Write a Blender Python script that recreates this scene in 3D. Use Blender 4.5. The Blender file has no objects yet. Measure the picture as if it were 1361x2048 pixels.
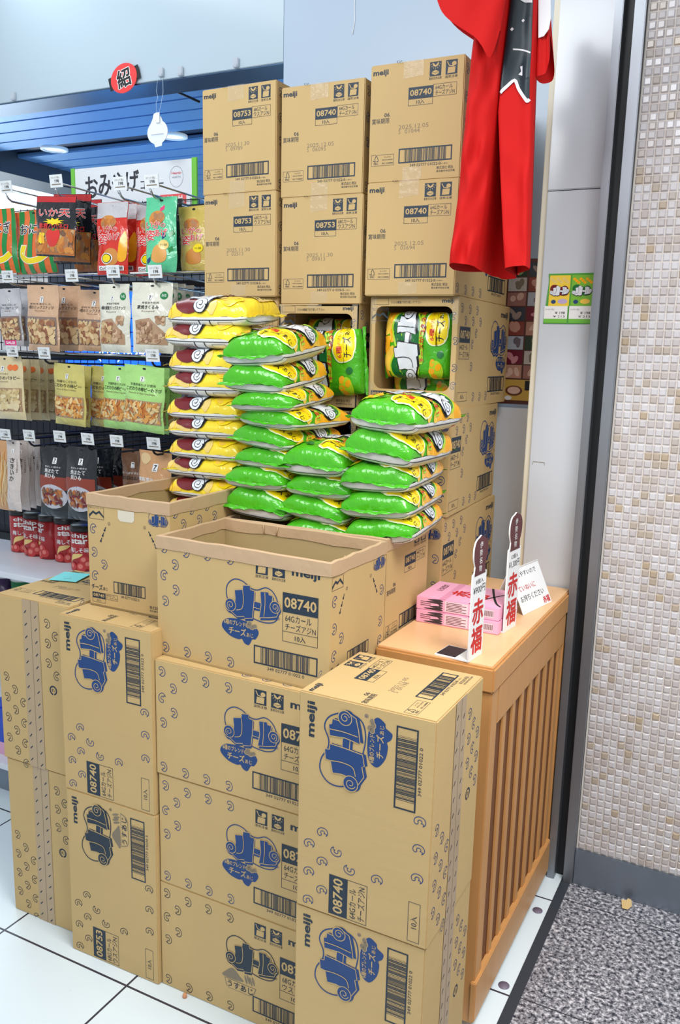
import bpy, bmesh, math, random
from mathutils import Vector, Matrix
from mathutils.geometry import tessellate_polygon

random.seed(7)
SC = bpy.context.scene
COL = SC.collection
PI = math.pi

# ------------------------------------------------------------------ camera, world, lights, exposure
CAM_POS = Vector((0.0, 0.0, 1.355))
RIGHT = Vector((0.892, 0.450, 0.028)).normalized()
FWD = Vector((-0.438, 0.879, -0.191)).normalized()
UP = RIGHT.cross(FWD).normalized()
RIGHT = FWD.cross(UP).normalized()
FPX, CX, CY = 1694.07, 715.03, 1037.57
cam = bpy.data.cameras.new('camera')
camo = bpy.data.objects.new('camera', cam)
COL.objects.link(camo)
cam.sensor_fit = 'VERTICAL'
cam.sensor_height = 36.0
cam.lens = FPX / 2048 * 36.0
cam.shift_x = -(CX - 680.5) / 2048
cam.shift_y = (CY - 1024.0) / 2048
cam.clip_start = 0.05
M3 = Matrix((RIGHT, UP, -FWD)).transposed()
camo.matrix_world = Matrix.Translation(CAM_POS) @ M3.to_4x4()
SC.camera = camo

SC.view_settings.view_transform = 'Standard'
SC.view_settings.look = 'None'
SC.view_settings.exposure = 0.0
SC.view_settings.gamma = 1.0
SC.view_settings.use_curve_mapping = False

wd = bpy.data.worlds.new('world')
SC.world = wd
wd.use_nodes = True
wd.node_tree.nodes['Background'].inputs[0].default_value = (0.86, 0.93, 1.0, 1)
wd.node_tree.nodes['Background'].inputs[1].default_value = 0.58


def area(name, loc, target, sx, sy, watts, col=(1, 0.97, 0.93), spread=180):
    l = bpy.data.lights.new(name, 'AREA')
    l.shape = 'RECTANGLE'
    l.size, l.size_y = sx, sy
    l.energy = watts
    l.color = col
    l.spread = math.radians(spread)
    o = bpy.data.objects.new(name, l)
    COL.objects.link(o)
    o.location = loc
    d = Vector(target) - Vector(loc)
    o.rotation_euler = d.to_track_quat('-Z', 'Y').to_euler()
    return o


area('corridor_ceiling_light', (0.35, 0.7, 2.6), (0.0, 0.85, 0.0), 1.0, 0.8, 33, (1, 0.97, 0.93), 118)
area('front_fill_light', (0.2, -1.3, 2.5), (-0.8, 1.5, 0.9), 1.8, 1.0, 6)  # fill light added behind the camera, not a lamp of the passage
area('shop_ceiling_light', (-1.5, -0.3, 2.7), (-1.2, 2.1, 2.05), 1.6, 0.8, 18, (0.95, 0.98, 1.0), 110)
area('back_ceiling_light', (-2.3, 2.0, 2.7), (-2.0, 2.2, 0.0), 1.6, 0.25, 6, (0.9, 0.96, 1.0))
area('blue_ceiling_uplight', (-2.75, 3.05, 1.68), (-2.6, 3.2, 3.0), 0.7, 0.3, 3.0, (0.12, 0.45, 1.0))  # added uplight that turns the slat ceiling blue, apart from the screen
area('pale_ceiling_uplight', (-1.75, 3.25, 1.45), (-1.75, 3.0, 3.0), 0.8, 0.2, 5, (0.6, 0.85, 1.0))  # added pale uplight to brighten the slats, not a real lamp
area('left_ceiling_fill', (-5.0, 3.6, 1.4), (-5.0, 3.8, 3.0), 1.6, 1.6, 70, (0.85, 0.96, 1.0))  # unseen uplight added to brighten the ceiling beyond the beam


def at(px, py, axis, val):
    """The point of the place seen at a pixel of the 1361x2048 photograph, on the plane coordinate[axis] = val."""
    d = FWD * FPX + RIGHT * (px - CX) - UP * (py - CY)
    t = (val - CAM_POS[axis]) / d[axis]
    return CAM_POS + d * t


# ------------------------------------------------------------------ materials
def lin(c):
    return tuple(((x / 12.92) if x <= 0.04045 else ((x + 0.055) / 1.055) ** 2.4) for x in c)


def rgb(r, g, b):
    return lin((r / 255, g / 255, b / 255))


MAT = {}


def mat(name, c, rough=0.6, metal=0.0, coat=0.0, bump=0.0, bscale=40.0, spec=0.5, emit=0.0, mottle=0.0, mscale=8.0, stretch=(1, 1, 1), trans=0.0, coatrough=0.08, alpha=1.0, warp=0.0):
    if name in MAT:
        return MAT[name]
    m = bpy.data.materials.new(name)
    m.use_nodes = True
    nt = m.node_tree
    b = nt.nodes['Principled BSDF']
    col = rgb(*c)
    b.inputs['Base Color'].default_value = (*col, 1)
    b.inputs['Roughness'].default_value = rough
    b.inputs['Metallic'].default_value = metal
    b.inputs['Specular IOR Level'].default_value = spec
    b.inputs['Coat Weight'].default_value = coat
    b.inputs['Coat Roughness'].default_value = coatrough
    b.inputs['Alpha'].default_value = alpha
    if trans:
        b.inputs['Transmission Weight'].default_value = trans
    if emit:
        b.inputs['Emission Color'].default_value = (*col, 1)
        b.inputs['Emission Strength'].default_value = emit
    if bump or mottle:
        tc = nt.nodes.new('ShaderNodeTexCoord')
        mp = nt.nodes.new('ShaderNodeMapping')
        mp.inputs['Scale'].default_value = stretch
        nt.links.new(tc.outputs['Object'], mp.inputs['Vector'])
    if bump:
        n = nt.nodes.new('ShaderNodeTexNoise')
        n.inputs['Scale'].default_value = bscale
        n.inputs['Detail'].default_value = 3
        n.inputs['Distortion'].default_value = warp
        bp = nt.nodes.new('ShaderNodeBump')
        bp.inputs['Strength'].default_value = bump
        bp.inputs['Distance'].default_value = 0.01
        nt.links.new(mp.outputs[0], n.inputs['Vector'])
        nt.links.new(n.outputs[0], bp.inputs['Height'])
        nt.links.new(bp.outputs[0], b.inputs['Normal'])
        nt.links.new(bp.outputs[0], b.inputs['Coat Normal'])
    if mottle:
        n2 = nt.nodes.new('ShaderNodeTexNoise')
        n2.inputs['Scale'].default_value = mscale
        n2.inputs['Detail'].default_value = 4
        nt.links.new(mp.outputs[0], n2.inputs['Vector'])
        mx = nt.nodes.new('ShaderNodeMix')
        mx.data_type = 'RGBA'
        mx.inputs[6].default_value = (*[x * (1 - mottle) for x in col], 1)
        mx.inputs[7].default_value = (*[min(1, x * (1 + mottle)) for x in col], 1)
        nt.links.new(n2.outputs[0], mx.inputs[0])
        nt.links.new(mx.outputs[2], b.inputs['Base Color'])
    MAT[name] = m
    return m


CARD = mat('cardboard', (196, 167, 116), 0.72, spec=0.3, bump=0.05, bscale=60, mottle=0.05, mscale=14, stretch=(1, 1, 0.25))
CARDIN = mat('cardboard_inside', (178, 156, 112), 0.8, spec=0.2)
RIMT = mat('kraft_rim_tape', (192, 162, 128), 0.55, bump=0.25, bscale=25)
NAVY = mat('box_ink_navy', (30, 46, 62), 0.6)
BLUE = mat('box_ink_blue', (24, 62, 118), 0.6)
GREY = mat('faded_stamp_ink', (128, 116, 98), 0.7)
CLEAR = mat('clear_packing_tape', (228, 222, 206), 0.1, spec=0.9, bump=0.4, bscale=60, alpha=0.16)
BAND = mat('printed_packing_tape', (178, 154, 122), 0.25)
WHITE = mat('white_paint', (236, 238, 240), 0.5)
PAPER = mat('white_paper', (240, 240, 240), 0.7)
BLACK = mat('black_ink', (28, 28, 30), 0.6)
RED = mat('red_ink', (205, 38, 38), 0.6)
WOODL = mat('counter_top_laminate', (236, 190, 140), 0.35, mottle=0.06, mscale=3, stretch=(6, 1, 1))
WOOD = mat('counter_wood', (200, 146, 88), 0.45, mottle=0.12, mscale=6, stretch=(8, 8, 1))
WOODIN = mat('counter_inner_shade_wood', (116, 70, 36), 0.6, mottle=0.12, mscale=6, stretch=(8, 8, 1))  # dark tone carries the shade between the counter slats
STEEL = mat('brushed_stainless', (146, 150, 157), 0.42, metal=0.9, mottle=0.12, mscale=5, stretch=(4, 4, 0.3))
BLACKM = mat('black_rubber', (14, 18, 22), 0.5)
BASEM = mat('grey_metal_base', (134, 144, 156), 0.35, metal=0.7, mottle=0.15, mscale=9)
CHROME = mat('chrome_wire', (190, 192, 195), 0.18, metal=1.0)
BLKWIRE = mat('black_wire', (34, 36, 42), 0.4, metal=0.3)
SHELFW = mat('white_steel_shelf', (226, 230, 238), 0.35)
CREAM = mat('cream_strip', (226, 220, 200), 0.5)
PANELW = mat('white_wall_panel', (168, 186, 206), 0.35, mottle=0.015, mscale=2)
PANELP = mat('white_pillar_panel', (202, 208, 216), 0.18, mottle=0.03, mscale=3)
HEADW = mat('gloss_white_header', (178, 196, 208), 0.2, mottle=0.02, mscale=3)
CEILM = mat('blue_tinted_aluminium_slat', (118, 168, 222), 0.32, metal=0.35)  # blue reflected light is put into the slats' base colour
CEILD = mat('dark_ceiling_slot', (24, 40, 66), 0.5)
BEAMM = mat('dark_grey_beam', (74, 84, 96), 0.4, metal=0.3)
DARKW = mat('dim_shop_wall', (70, 74, 86), 0.6)


def tile_floor(name, base, x0, y0, sx, sy, lw, groutc, rough, grain=None):
    m = bpy.data.materials.new(name)
    m.use_nodes = True
    nt = m.node_tree
    N = nt.nodes
    b = N['Principled BSDF']
    b.inputs['Roughness'].default_value = rough
    tc = N.new('ShaderNodeTexCoord')
    sep = N.new('ShaderNodeSeparateXYZ')
    nt.links.new(tc.outputs['Object'], sep.inputs[0])

    def mth(op, a, bb=None):
        n = N.new('ShaderNodeMath')
        n.operation = op
        for i, x in enumerate((a, bb)):
            if x is None:
                continue
            if isinstance(x, (int, float)):
                n.inputs[i].default_value = x
            else:
                nt.links.new(x, n.inputs[i])
        return n.outputs[0]

    def line(o, o0, s):
        f = mth('FLOORED_MODULO', mth('SUBTRACT', o, o0 - s * 0.5), s)
        d = mth('ABSOLUTE', mth('SUBTRACT', f, s * 0.5))
        return mth('LESS_THAN', d, lw * 0.5)
    ly = line(sep.outputs[1], y0, sy)
    g = ly
    if sx:
        g = mth('MAXIMUM', line(sep.outputs[0], x0, sx), ly)
    if grain:
        n1 = N.new('ShaderNodeTexNoise')
        n1.inputs['Scale'].default_value = 105
        n1.inputs['Detail'].default_value = 3
        n1.inputs['Roughness'].default_value = 0.7
        nt.links.new(tc.outputs['Object'], n1.inputs['Vector'])
        r = N.new('ShaderNodeValToRGB')
        e = r.color_ramp.elements
        e[0].position, e[0].color = 0.38, (*rgb(32, 38, 54), 1)
        e[1].position, e[1].color = 0.62, (*rgb(216, 214, 220), 1)
        k = e.new(0.47)
        k.color = (*rgb(118, 118, 126), 1)
        k = e.new(0.56)
        k.color = (*rgb(166, 167, 174), 1)
        nt.links.new(n1.outputs[0], r.inputs[0])
        n2 = N.new('ShaderNodeTexNoise')
        n2.inputs['Scale'].default_value = 6
        n2.inputs['Detail'].default_value = 3
        nt.links.new(tc.outputs['Object'], n2.inputs['Vector'])
        rr = N.new('ShaderNodeMapRange')
        rr.inputs[3].default_value = 0.7
        rr.inputs[4].default_value = 1.25
        nt.links.new(n2.outputs[0], rr.inputs[0])
        mm = N.new('ShaderNodeMix')
        mm.data_type = 'RGBA'
        mm.blend_type = 'MULTIPLY'
        mm.inputs[0].default_value = 1
        nt.links.new(r.outputs[0], mm.inputs[6])
        nt.links.new(rr.outputs[0], mm.inputs[7])
        basec = mm.outputs[2]
    else:
        n2 = N.new('ShaderNodeTexNoise')
        n2.inputs['Scale'].default_value = 22
        n2.inputs['Detail'].default_value = 6
        n2.inputs['Roughness'].default_value = 0.75
        nt.links.new(tc.outputs['Object'], n2.inputs['Vector'])
        r = N.new('ShaderNodeValToRGB')
        e = r.color_ramp.elements
        e[0].position, e[0].color = 0.27, (*rgb(150, 146, 142), 1)
        e[1].position, e[1].color = 0.36, (*rgb(*base), 1)
        nt.links.new(n2.outputs[0], r.inputs[0])
        basec = r.outputs[0]
    mx = N.new('ShaderNodeMix')
    mx.data_type = 'RGBA'
    nt.links.new(g, mx.inputs[0])
    nt.links.new(basec, mx.inputs[6])
    mx.inputs[7].default_value = (*rgb(*groutc), 1)
    nt.links.new(mx.outputs[2], b.inputs['Base Color'])
    return m


TILE = tile_floor('white_floor_tile', (224, 238, 246), -1.136, 1.225, 0.372, 0.372, 0.0052, (58, 58, 70), 0.25)
GRANITE = tile_floor('speckled_granite', (150, 150, 155), 0, 1.603, 0, 0.388, 0.003, (44, 46, 54), 0.3, True)


def mosaic_material():
    m = bpy.data.materials.new('glass_mosaic')
    m.use_nodes = True
    nt = m.node_tree
    N = nt.nodes
    b = N['Principled BSDF']
    b.inputs['Roughness'].default_value = 0.22
    oi = N.new('ShaderNodeAttribute')
    oi.attribute_name = 'tint'
    r = N.new('ShaderNodeValToRGB')
    e = r.color_ramp.elements
    e[0].position, e[0].color = 0.0, (*rgb(208, 207, 211), 1)
    e[1].position, e[1].color = 1.0, (*rgb(182, 164, 140), 1)
    for p, c in ((0.45, (198, 194, 196)), (0.8, (188, 181, 180)), (0.92, (178, 165, 150))):
        k = e.new(p)
        k.color = (*rgb(*c), 1)
    nt.links.new(oi.outputs['Fac'], r.inputs[0])
    nt.links.new(r.outputs[0], b.inputs['Base Color'])
    return m


# ------------------------------------------------------------------ flat artwork: polygons in a (u, v) plane
_GL = {}


def glyphs(s, bold=0.0):
    """Triangulated outlines of a string of the built-in font, scaled to the unit square; also its width / height."""
    k = (s, bold)
    if k in _GL:
        return _GL[k]
    c = bpy.data.curves.new('t', 'FONT')
    c.body = s
    c.size = 1
    c.offset = bold
    c.resolution_u = 2
    o = bpy.data.objects.new('t', c)
    COL.objects.link(o)
    dg = bpy.context.evaluated_depsgraph_get()
    e = o.evaluated_get(dg)
    m = e.to_mesh()
    vs = [(v.co.x, v.co.y) for v in m.vertices]
    fs = [tuple(p.vertices) for p in m.polygons]
    e.to_mesh_clear()
    bpy.data.objects.remove(o)
    bpy.data.curves.remove(c)
    x0 = min(v[0] for v in vs)
    x1 = max(v[0] for v in vs)
    y0 = min(v[1] for v in vs)
    y1 = max(v[1] for v in vs)
    w, h = max(x1 - x0, 1e-6), max(y1 - y0, 1e-6)
    r = ([((a - x0) / w, (b - y0) / h) for a, b in vs], fs, w / h)
    _GL[k] = r
    return r


class Art:
    def __init__(s):
        s.it = []          # (verts2d, faces, material, layer)

    def add(s, vs, fs, m, layer=0):
        s.it.append((vs, fs, m, layer))
        return s

    def poly(s, pts, m, layer=0):
        t = tessellate_polygon([[Vector((p[0], p[1], 0)) for p in pts]])
        return s.add([tuple(p) for p in pts], [tuple(f) for f in t], m, layer)

    def rect(s, x0, y0, x1, y1, m, layer=0):
        return s.add([(x0, y0), (x1, y0), (x1, y1), (x0, y1)], [(0, 1, 2, 3)], m, layer)

    def frame(s, x0, y0, x1, y1, w, m, layer=0):
        s.rect(x0, y0, x1, y0 + w, m, layer)
        s.rect(x0, y1 - w, x1, y1, m, layer)
        s.rect(x0, y0 + w, x0 + w, y1 - w, m, layer)
        return s.rect(x1 - w, y0 + w, x1, y1 - w, m, layer)

    def disc(s, x, y, rx, ry, m, layer=0, n=20, rot=0.0):
        c, d = math.cos(rot), math.sin(rot)
        pts = []
        for i in range(n):
            a = 2 * PI * i / n
            p, q = rx * math.cos(a), ry * math.sin(a)
            pts.append((x + p * c - q * d, y + p * d + q * c))
        return s.add(pts, [tuple(range(n))], m, layer)

    def line(s, pts, w, m, layer=0, closed=False):
        n = len(pts)
        vs, fs = [], []
        for i, p in enumerate(pts):
            a = pts[(i - 1) % n] if (closed or i > 0) else p
            b = pts[(i + 1) % n] if (closed or i < n - 1) else p
            dx, dy = b[0] - a[0], b[1] - a[1]
            l = math.hypot(dx, dy) or 1
            nx, ny = -dy / l * w / 2, dx / l * w / 2
            vs += [(p[0] + nx, p[1] + ny), (p[0] - nx, p[1] - ny)]
        for i in range(n if closed else n - 1):
            j = (i + 1) % n
            fs.append((2 * i, 2 * i + 1, 2 * j + 1, 2 * j))
        return s.add(vs, fs, m, layer)

    def text(s, t, x0, y0, x1, y1, m, layer=0, bold=0.01, rot=0.0):
        """Lettering stretched into a box; rot turns it about the box centre (the box is then of the unturned text)."""
        wide = any(ord(ch) > 0x2000 for ch in t)
        vs, fs, _ = glyphs(t, 0.0 if wide and bold > 0 else bold)
        cx, cy = (x0 + x1) / 2, (y0 + y1) / 2
        c, d = math.cos(rot), math.sin(rot)
        sh = [(0, 0)]
        if wide and bold > .012:
            # heavier strokes: the same lettering overprinted with a small shift
            e = min(bold, .12) * .62 * (y1 - y0)
            sh = [(e * math.cos(q * PI / 3), e * math.sin(q * PI / 3)) for q in range(6)]
        for k, (ox, oy) in enumerate(sh):
            out = []
            for a, b in vs:
                p, q = x0 + ox + a * (x1 - x0) - cx, y0 + oy + b * (y1 - y0) - cy
                out.append((cx + p * c - q * d, cy + p * d + q * c))
            s.add(out, fs, m, layer + k * .14)
        return s

    def vtext(s, t, xc, ytop, size, m, layer=0, bold=0.01, gap=1.08, wide=1.0):
        for i, ch in enumerate(t):
            y1 = ytop - i * size * gap
            h = size * (0.16 if ch in 'ー一' and False else 1.0)
            s.text(ch, xc - size * wide / 2, y1 - h, xc + size * wide / 2, y1, m, layer, bold)
        return s

    def merge(s, o, f=lambda p: p):
        for vs, fs, m, l in o.it:
            s.it.append(([f(p) for p in vs], fs, m, l))
        return s


def smooth(pts, k=5, closed=True):
    n = len(pts)
    out = []
    for i in range(n if closed else n - 1):
        p0, p1, p2, p3 = (pts[(i + j - 1) % n] if closed else pts[min(max(i + j - 1, 0), n - 1)] for j in range(4))
        for q in range(k):
            t = q / k
            out.append(tuple(0.5 * (2 * p1[d] + (p2[d] - p0[d]) * t + (2 * p0[d] - 5 * p1[d] + 4 * p2[d] - p3[d]) * t * t + (3 * p1[d] - p0[d] - 3 * p2[d] + p3[d]) * t ** 3) for d in (0, 1)))
    if not closed:
        out.append(tuple(pts[-1]))
    return out


def spiral(cx, cy, r0, r1, a0, turns, n=26):
    return [(cx + (r0 + (r1 - r0) * i / n) * math.cos(a0 + turns * 2 * PI * i / n), cy + (r0 + (r1 - r0) * i / n) * math.sin(a0 + turns * 2 * PI * i / n)) for i in range(n + 1)]


def logo(a, x0, y0, x1, y1, fill, edge, shadow, cloud=None, cloudfill=None, layer=2, rot=0.0):
    """The puffed-corn word mark: a two-lobed cloud with the three swollen katakana and their curls."""
    W, H = x1 - x0, y1 - y0

    def f(p):
        return (x0 + p[0] * W, y0 + p[1] * H)
    sc = (W + H * 1.6) / 2
    cl = smooth([(0.0, .60), (.03, .84), (.16, 1), (.32, .98), (.47, .84), (.60, .82), (.76, .92), (.90, .82), (.985, .56), (1, .3), (.93, .08), (.75, 0), (.52, .05), (.25, .2), (.06, .36)])
    if cloudfill:
        a.poly([f(p) for p in cl], cloudfill, layer - 1)
    if cloud:
        a.line([f(p) for p in cl], 0.017 * sc, cloud, layer, True)
    ka = [(.20, .62), (.345, .665), (.352, .76), (.468, .78), (.476, .69), (.545, .68), (.535, .42), (.51, .08), (.38, .045), (.365, .09), (.245, .05), (.13, .15), (.20, .30), (.215, .45)]
    ru = [(.655, .69), (.785, .71), (.80, .655), (.862, .645), (.852, .52), (.87, .44), (.97, .34), (.93, .22), (.80, .17), (.64, .13), (.655, .25), (.672, .40)]
    ba = [(.53, .33), (.665, .32), (.665, .445), (.535, .455)]
    ka, ba, ru = ([((p[0] - .53) * 1.08 + .525, (p[1] - .40) * 1.2 + .44) for p in q] for q in (ka, ba, ru))
    lt = [ka, ba, ru]
    k = 0
    for dx, dy in ((.014, -.075), (.02, -.04)):
        for q in lt:
            a.poly([f((p[0] + dx, p[1] + dy)) for p in q], shadow, layer + k)
            k += .3
    curls = ((.085, .30, .098, 1), (.935, .46, .090, -1))
    for cx, cy, r, t in curls:
        c = f((cx, cy))
        a.disc(c[0] + .012 * W, c[1] - .06 * H, r * sc * 1.08, r * sc * 1.08, shadow, layer + k)
        k += .3
    w = .014 * sc
    for q in (ba, ka, ru):
        a.line([f(p) for p in q], w * 1.7, edge, layer + k, True)
        a.poly([f(p) for p in q], fill, layer + k + .6)
        k += 1.2
    for cx, cy, r, t in curls:
        c = f((cx, cy))
        a.disc(c[0], c[1], r * sc + w * .8, r * sc + w * .8, edge, layer + k)
        a.disc(c[0], c[1], r * sc, r * sc, fill, layer + k + .6)
        a.line(spiral(c[0], c[1], r * sc * .2, r * sc * .72, PI * (.8 if t > 0 else .2), t * 1.3), w * .7, edge, layer + k + 1.2)
        k += 1.8
    a.line(smooth([f((.325, .755)), f((.34, .50)), f((.31, .26)), f((.20, .19))], 4, False), w * .8, edge, layer + k)
    a.line(smooth([f((.745, .79)), f((.75, .50)), f((.73, .16))], 4, False), w * .8, edge, layer + k + .6)


def curl(a, x, y, m, rot=0.0, s=1.0):
    """One macaroni-shaped corn puff in outline."""
    s *= 1.12
    R, r = 0.0082 * s, 0.0030 * s
    a0, a1 = math.radians(-150), math.radians(118)
    m_, q = (R + r) / 2, (R - r) / 2
    pts = [(R * math.cos(t), R * math.sin(t)) for t in (a0 + (a1 - a0) * i / 14 for i in range(15))]
    pts += [(m_ * math.cos(a1) + q * math.cos(a1 + PI * i / 5), m_ * math.sin(a1) + q * math.sin(a1 + PI * i / 5)) for i in range(1, 5)]
    pts += [(r * math.cos(t), r * math.sin(t)) for t in (a1 + (a0 - a1) * i / 8 for i in range(9))]
    pts += [(m_ * math.cos(a0) - q * math.cos(a0 - PI * i / 5), m_ * math.sin(a0) - q * math.sin(a0 - PI * i / 5)) for i in range(1, 5)]
    pts = [(p * .92, w * 1.12) for p, w in pts]
    c, d = math.cos(rot), math.sin(rot)
    a.line([(x + p * c - q * d, y + p * d + q * c) for p, q in pts], 0.0012 * s, m, 0, True)


def barcode(a, x0, y0, x1, y1, m, digits, seed=3):
    t = 0.0028 if x1 - x0 > .1 else .0018
    a.frame(x0, y0, x1, y1, t, m)
    rr = random.Random(seed)
    x = x0 + (x1 - x0) * .11
    e = x1 - (x1 - x0) * .11
    while x < e:
        w = rr.choice((.0007, .0007, .0018))
        a.rect(x, y0 + t, min(x + w, e), y1 - t, m)
        x += w + rr.choice((.0008, .0008, .0019))
    if digits:
        a.text(digits, x0 + (x1 - x0) * .22, y0 - .0085, x0 + (x1 - x0) * .8, y0 - .0025, m, 0, 0.0)


def handling_icons(a, x, y, m, s=0.0265, swap=False):
    """Two caution pictograms: keep out of the sun, keep dry."""
    for k in (0, 1):
        x0 = x + k * s * 1.38
        a.rect(x0, y, x0 + s, y + s * 1.08, m)
        sun = (k == 0) != swap
        cx = x0 + s / 2
        if sun:
            a.poly([(cx - s * .3, y + s * 1.0), (cx - s * .22, y + s * .78), (cx, y + s * .68), (cx + s * .22, y + s * .78), (cx + s * .3, y + s * 1.0), (cx + s * .2, y + s * 1.0), (cx, y + s * .8), (cx - s * .2, y + s * 1.0)], CARD, 1)
            for q in range(7):
                t = PI + PI * (q + .5) / 7
                a.line([(cx + s * .36 * math.cos(t), y + s * .98 + s * .36 * math.sin(t)), (cx + s * .46 * math.cos(t), y + s * .98 + s * .46 * math.sin(t))], s * .04, CARD, 1)
            a.poly([(cx - s * .3, y + s * .34), (cx, y + s * .46), (cx + s * .3, y + s * .34), (cx + s * .3, y + s * .18), (cx, y + s * .06), (cx - s * .3, y + s * .18)], CARD, 1)
            a.line([(cx - s * .3, y + s * .33), (cx, y + s * .22), (cx + s * .3, y + s * .33)], s * .03, m, 2)
        else:
            a.poly([(cx - s * .34, y + s * .08), (cx + s * .3, y + s * .1), (cx + s * .34, y + s * .55), (cx - s * .28, y + s * .55)], CARD, 1)
            a.disc(cx + s * .22, y + s * .78, s * .2, s * .17, CARD, 1, 10)
            a.line([(cx - s * .38, y + s * .98), (cx - s * .2, y + s * .66), (cx + s * .2, y + s * .6)], s * .07, CARD, 1)
        a.text('直射日光注意' if sun else '湿気注意', x0 - s * .05, y - s * .26, x0 + s * 1.05, y - s * .06, m, 0, 0.0)


def fsc(a, x0, y0, x1, y1, m):
    a.frame(x0, y0, x1, y1, .0006, m)
    h = y1 - y0
    x = x0 + h * .5
    a.line(smooth([(x - h * .3, y0 + h * .5), (x - h * .2, y0 + h * .42), (x - h * .05, y0 + h * .4)], 3, False), h * .06, m)
    a.line(smooth([(x - h * .05, y0 + h * .42), (x - h * .12, y0 + h * .6), (x + h * .02, y0 + h * .93), (x + h * .2, y0 + h * .62), (x + h * .22, y0 + h * .42), (x + h * .05, y0 + h * .42)], 3, False), h * .05, m)
    a.text('FSC', x - h * .22, y0 + h * .12, x + h * .24, y0 + h * .3, m, 0, .02)
    a.text('ミックス', x0 + h * 1.35, y0 + h * .68, x1 - h * .35, y0 + h * .84, m, 0, 0)
    a.text('責任ある木質資源を', x0 + h * 1.15, y0 + h * .46, x1 - h * .1, y0 + h * .58, m, 0, 0)
    a.text('FSC C100000', x0 + h * 1.15, y0 + h * .14, x1 - h * .1, y0 + h * .28, m, 0, .01)


def code_block(a, x0, y0, x1, y1, sku, name1, name2):
    """Dark number panel over two lines of product text over the count."""
    h = y1 - y0
    d1, d2 = y0 + h * .61, y0 + h * .21
    a.rect(x0, d1, x1, y1, NAVY)
    w = x1 - x0
    a.text(sku, x0 + w * .05, d1 + h * .085, x1 - w * .05, y1 - h * .085, CARD, 1, .02)
    a.frame(x0, y0, x1, d1, .0009, NAVY)
    a.rect(x0, d2 - .00045, x1, d2 + .00045, NAVY)
    a.text(name1, x0 + w * .08, d2 + h * .21, x0 + w * .82, d2 + h * .35, NAVY, 0, .0)
    a.text(name2, x0 + w * .08, d2 + h * .035, x1 - w * .06, d2 + h * .175, NAVY, 0, .0)
    a.text('10入', x0 + w * .36, y0 + h * .045, x0 + w * .66, d2 - h * .045, NAVY, 0, .015)


def flavour(a, x0, y0, x1, y1, cheese, ink):
    W, H = x1 - x0, y1 - y0
    if cheese:
        pts = smooth([(.0, .55), (.12, .86), (.45, .93), (.8, .85), (1, .6), (.92, .3), (.83, .26), (.74, .02), (.62, .06), (.55, .2), (.45, .16), (.2, .25)], 4)
        a.poly([(x0 + p[0] * W, y0 + p[1] * H) for p in pts], BLUE)
        a.text('チーズ', x0 + .2 * W, y0 + .32 * H, x0 + .66 * W, y0 + .6 * H, CARD, 1, .035)
        a.text('あじ', x0 + .68 * W, y0 + .32 * H, x0 + .86 * W, y0 + .48 * H, CARD, 1, .02)
        a.text('6種のブレンド', x0 + .07 * W, y0 + .66 * H, x0 + .64 * W, y0 + .86 * H, CARD, 1, .025)
        for dx, dy in ((.72, .76), (.82, .72), (.76, .86), (.9, .78)):
            a.disc(x0 + dx * W, y0 + dy * H, .07 * W, .1 * H, CARD, 1, 10)
            a.disc(x0 + dx * W, y0 + dy * H, .055 * W, .08 * H, GREY, 2, 10)
    else:
        hx = [(.06, .42), (.98, .42), (.9, .1), (.78, 0), (.2, 0), (.12, .08)]
        a.poly([(x0 + p[0] * W, y0 + p[1] * H) for p in hx], GREY)
        a.poly([(x0 + (.52 + (p[0] - .52) * .94) * W, y0 + (.21 + (p[1] - .21) * .88) * H) for p in hx], CARD, 1)
        a.text('うすあじ', x0 + .16 * W, y0 + .08 * H, x0 + .88 * W, y0 + .36 * H, ink, 2, .04)
        a.poly([(x0 + p[0] * W, y0 + p[1] * H) for p in smooth([(.02, .46), (.1, .7), (.3, .95), (.5, .7), (.6, .5)], 3)], GREY)
        for q in range(4):
            a.disc(x0 + (.68 + .07 * q) * W, y0 + (.66 + .05 * (q % 2)) * H, .03 * W, .2 * H, GREY, 0, 8, .3)


L_, W_, H_ = 0.400, 0.221, 0.248
_FACE = {}


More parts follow.
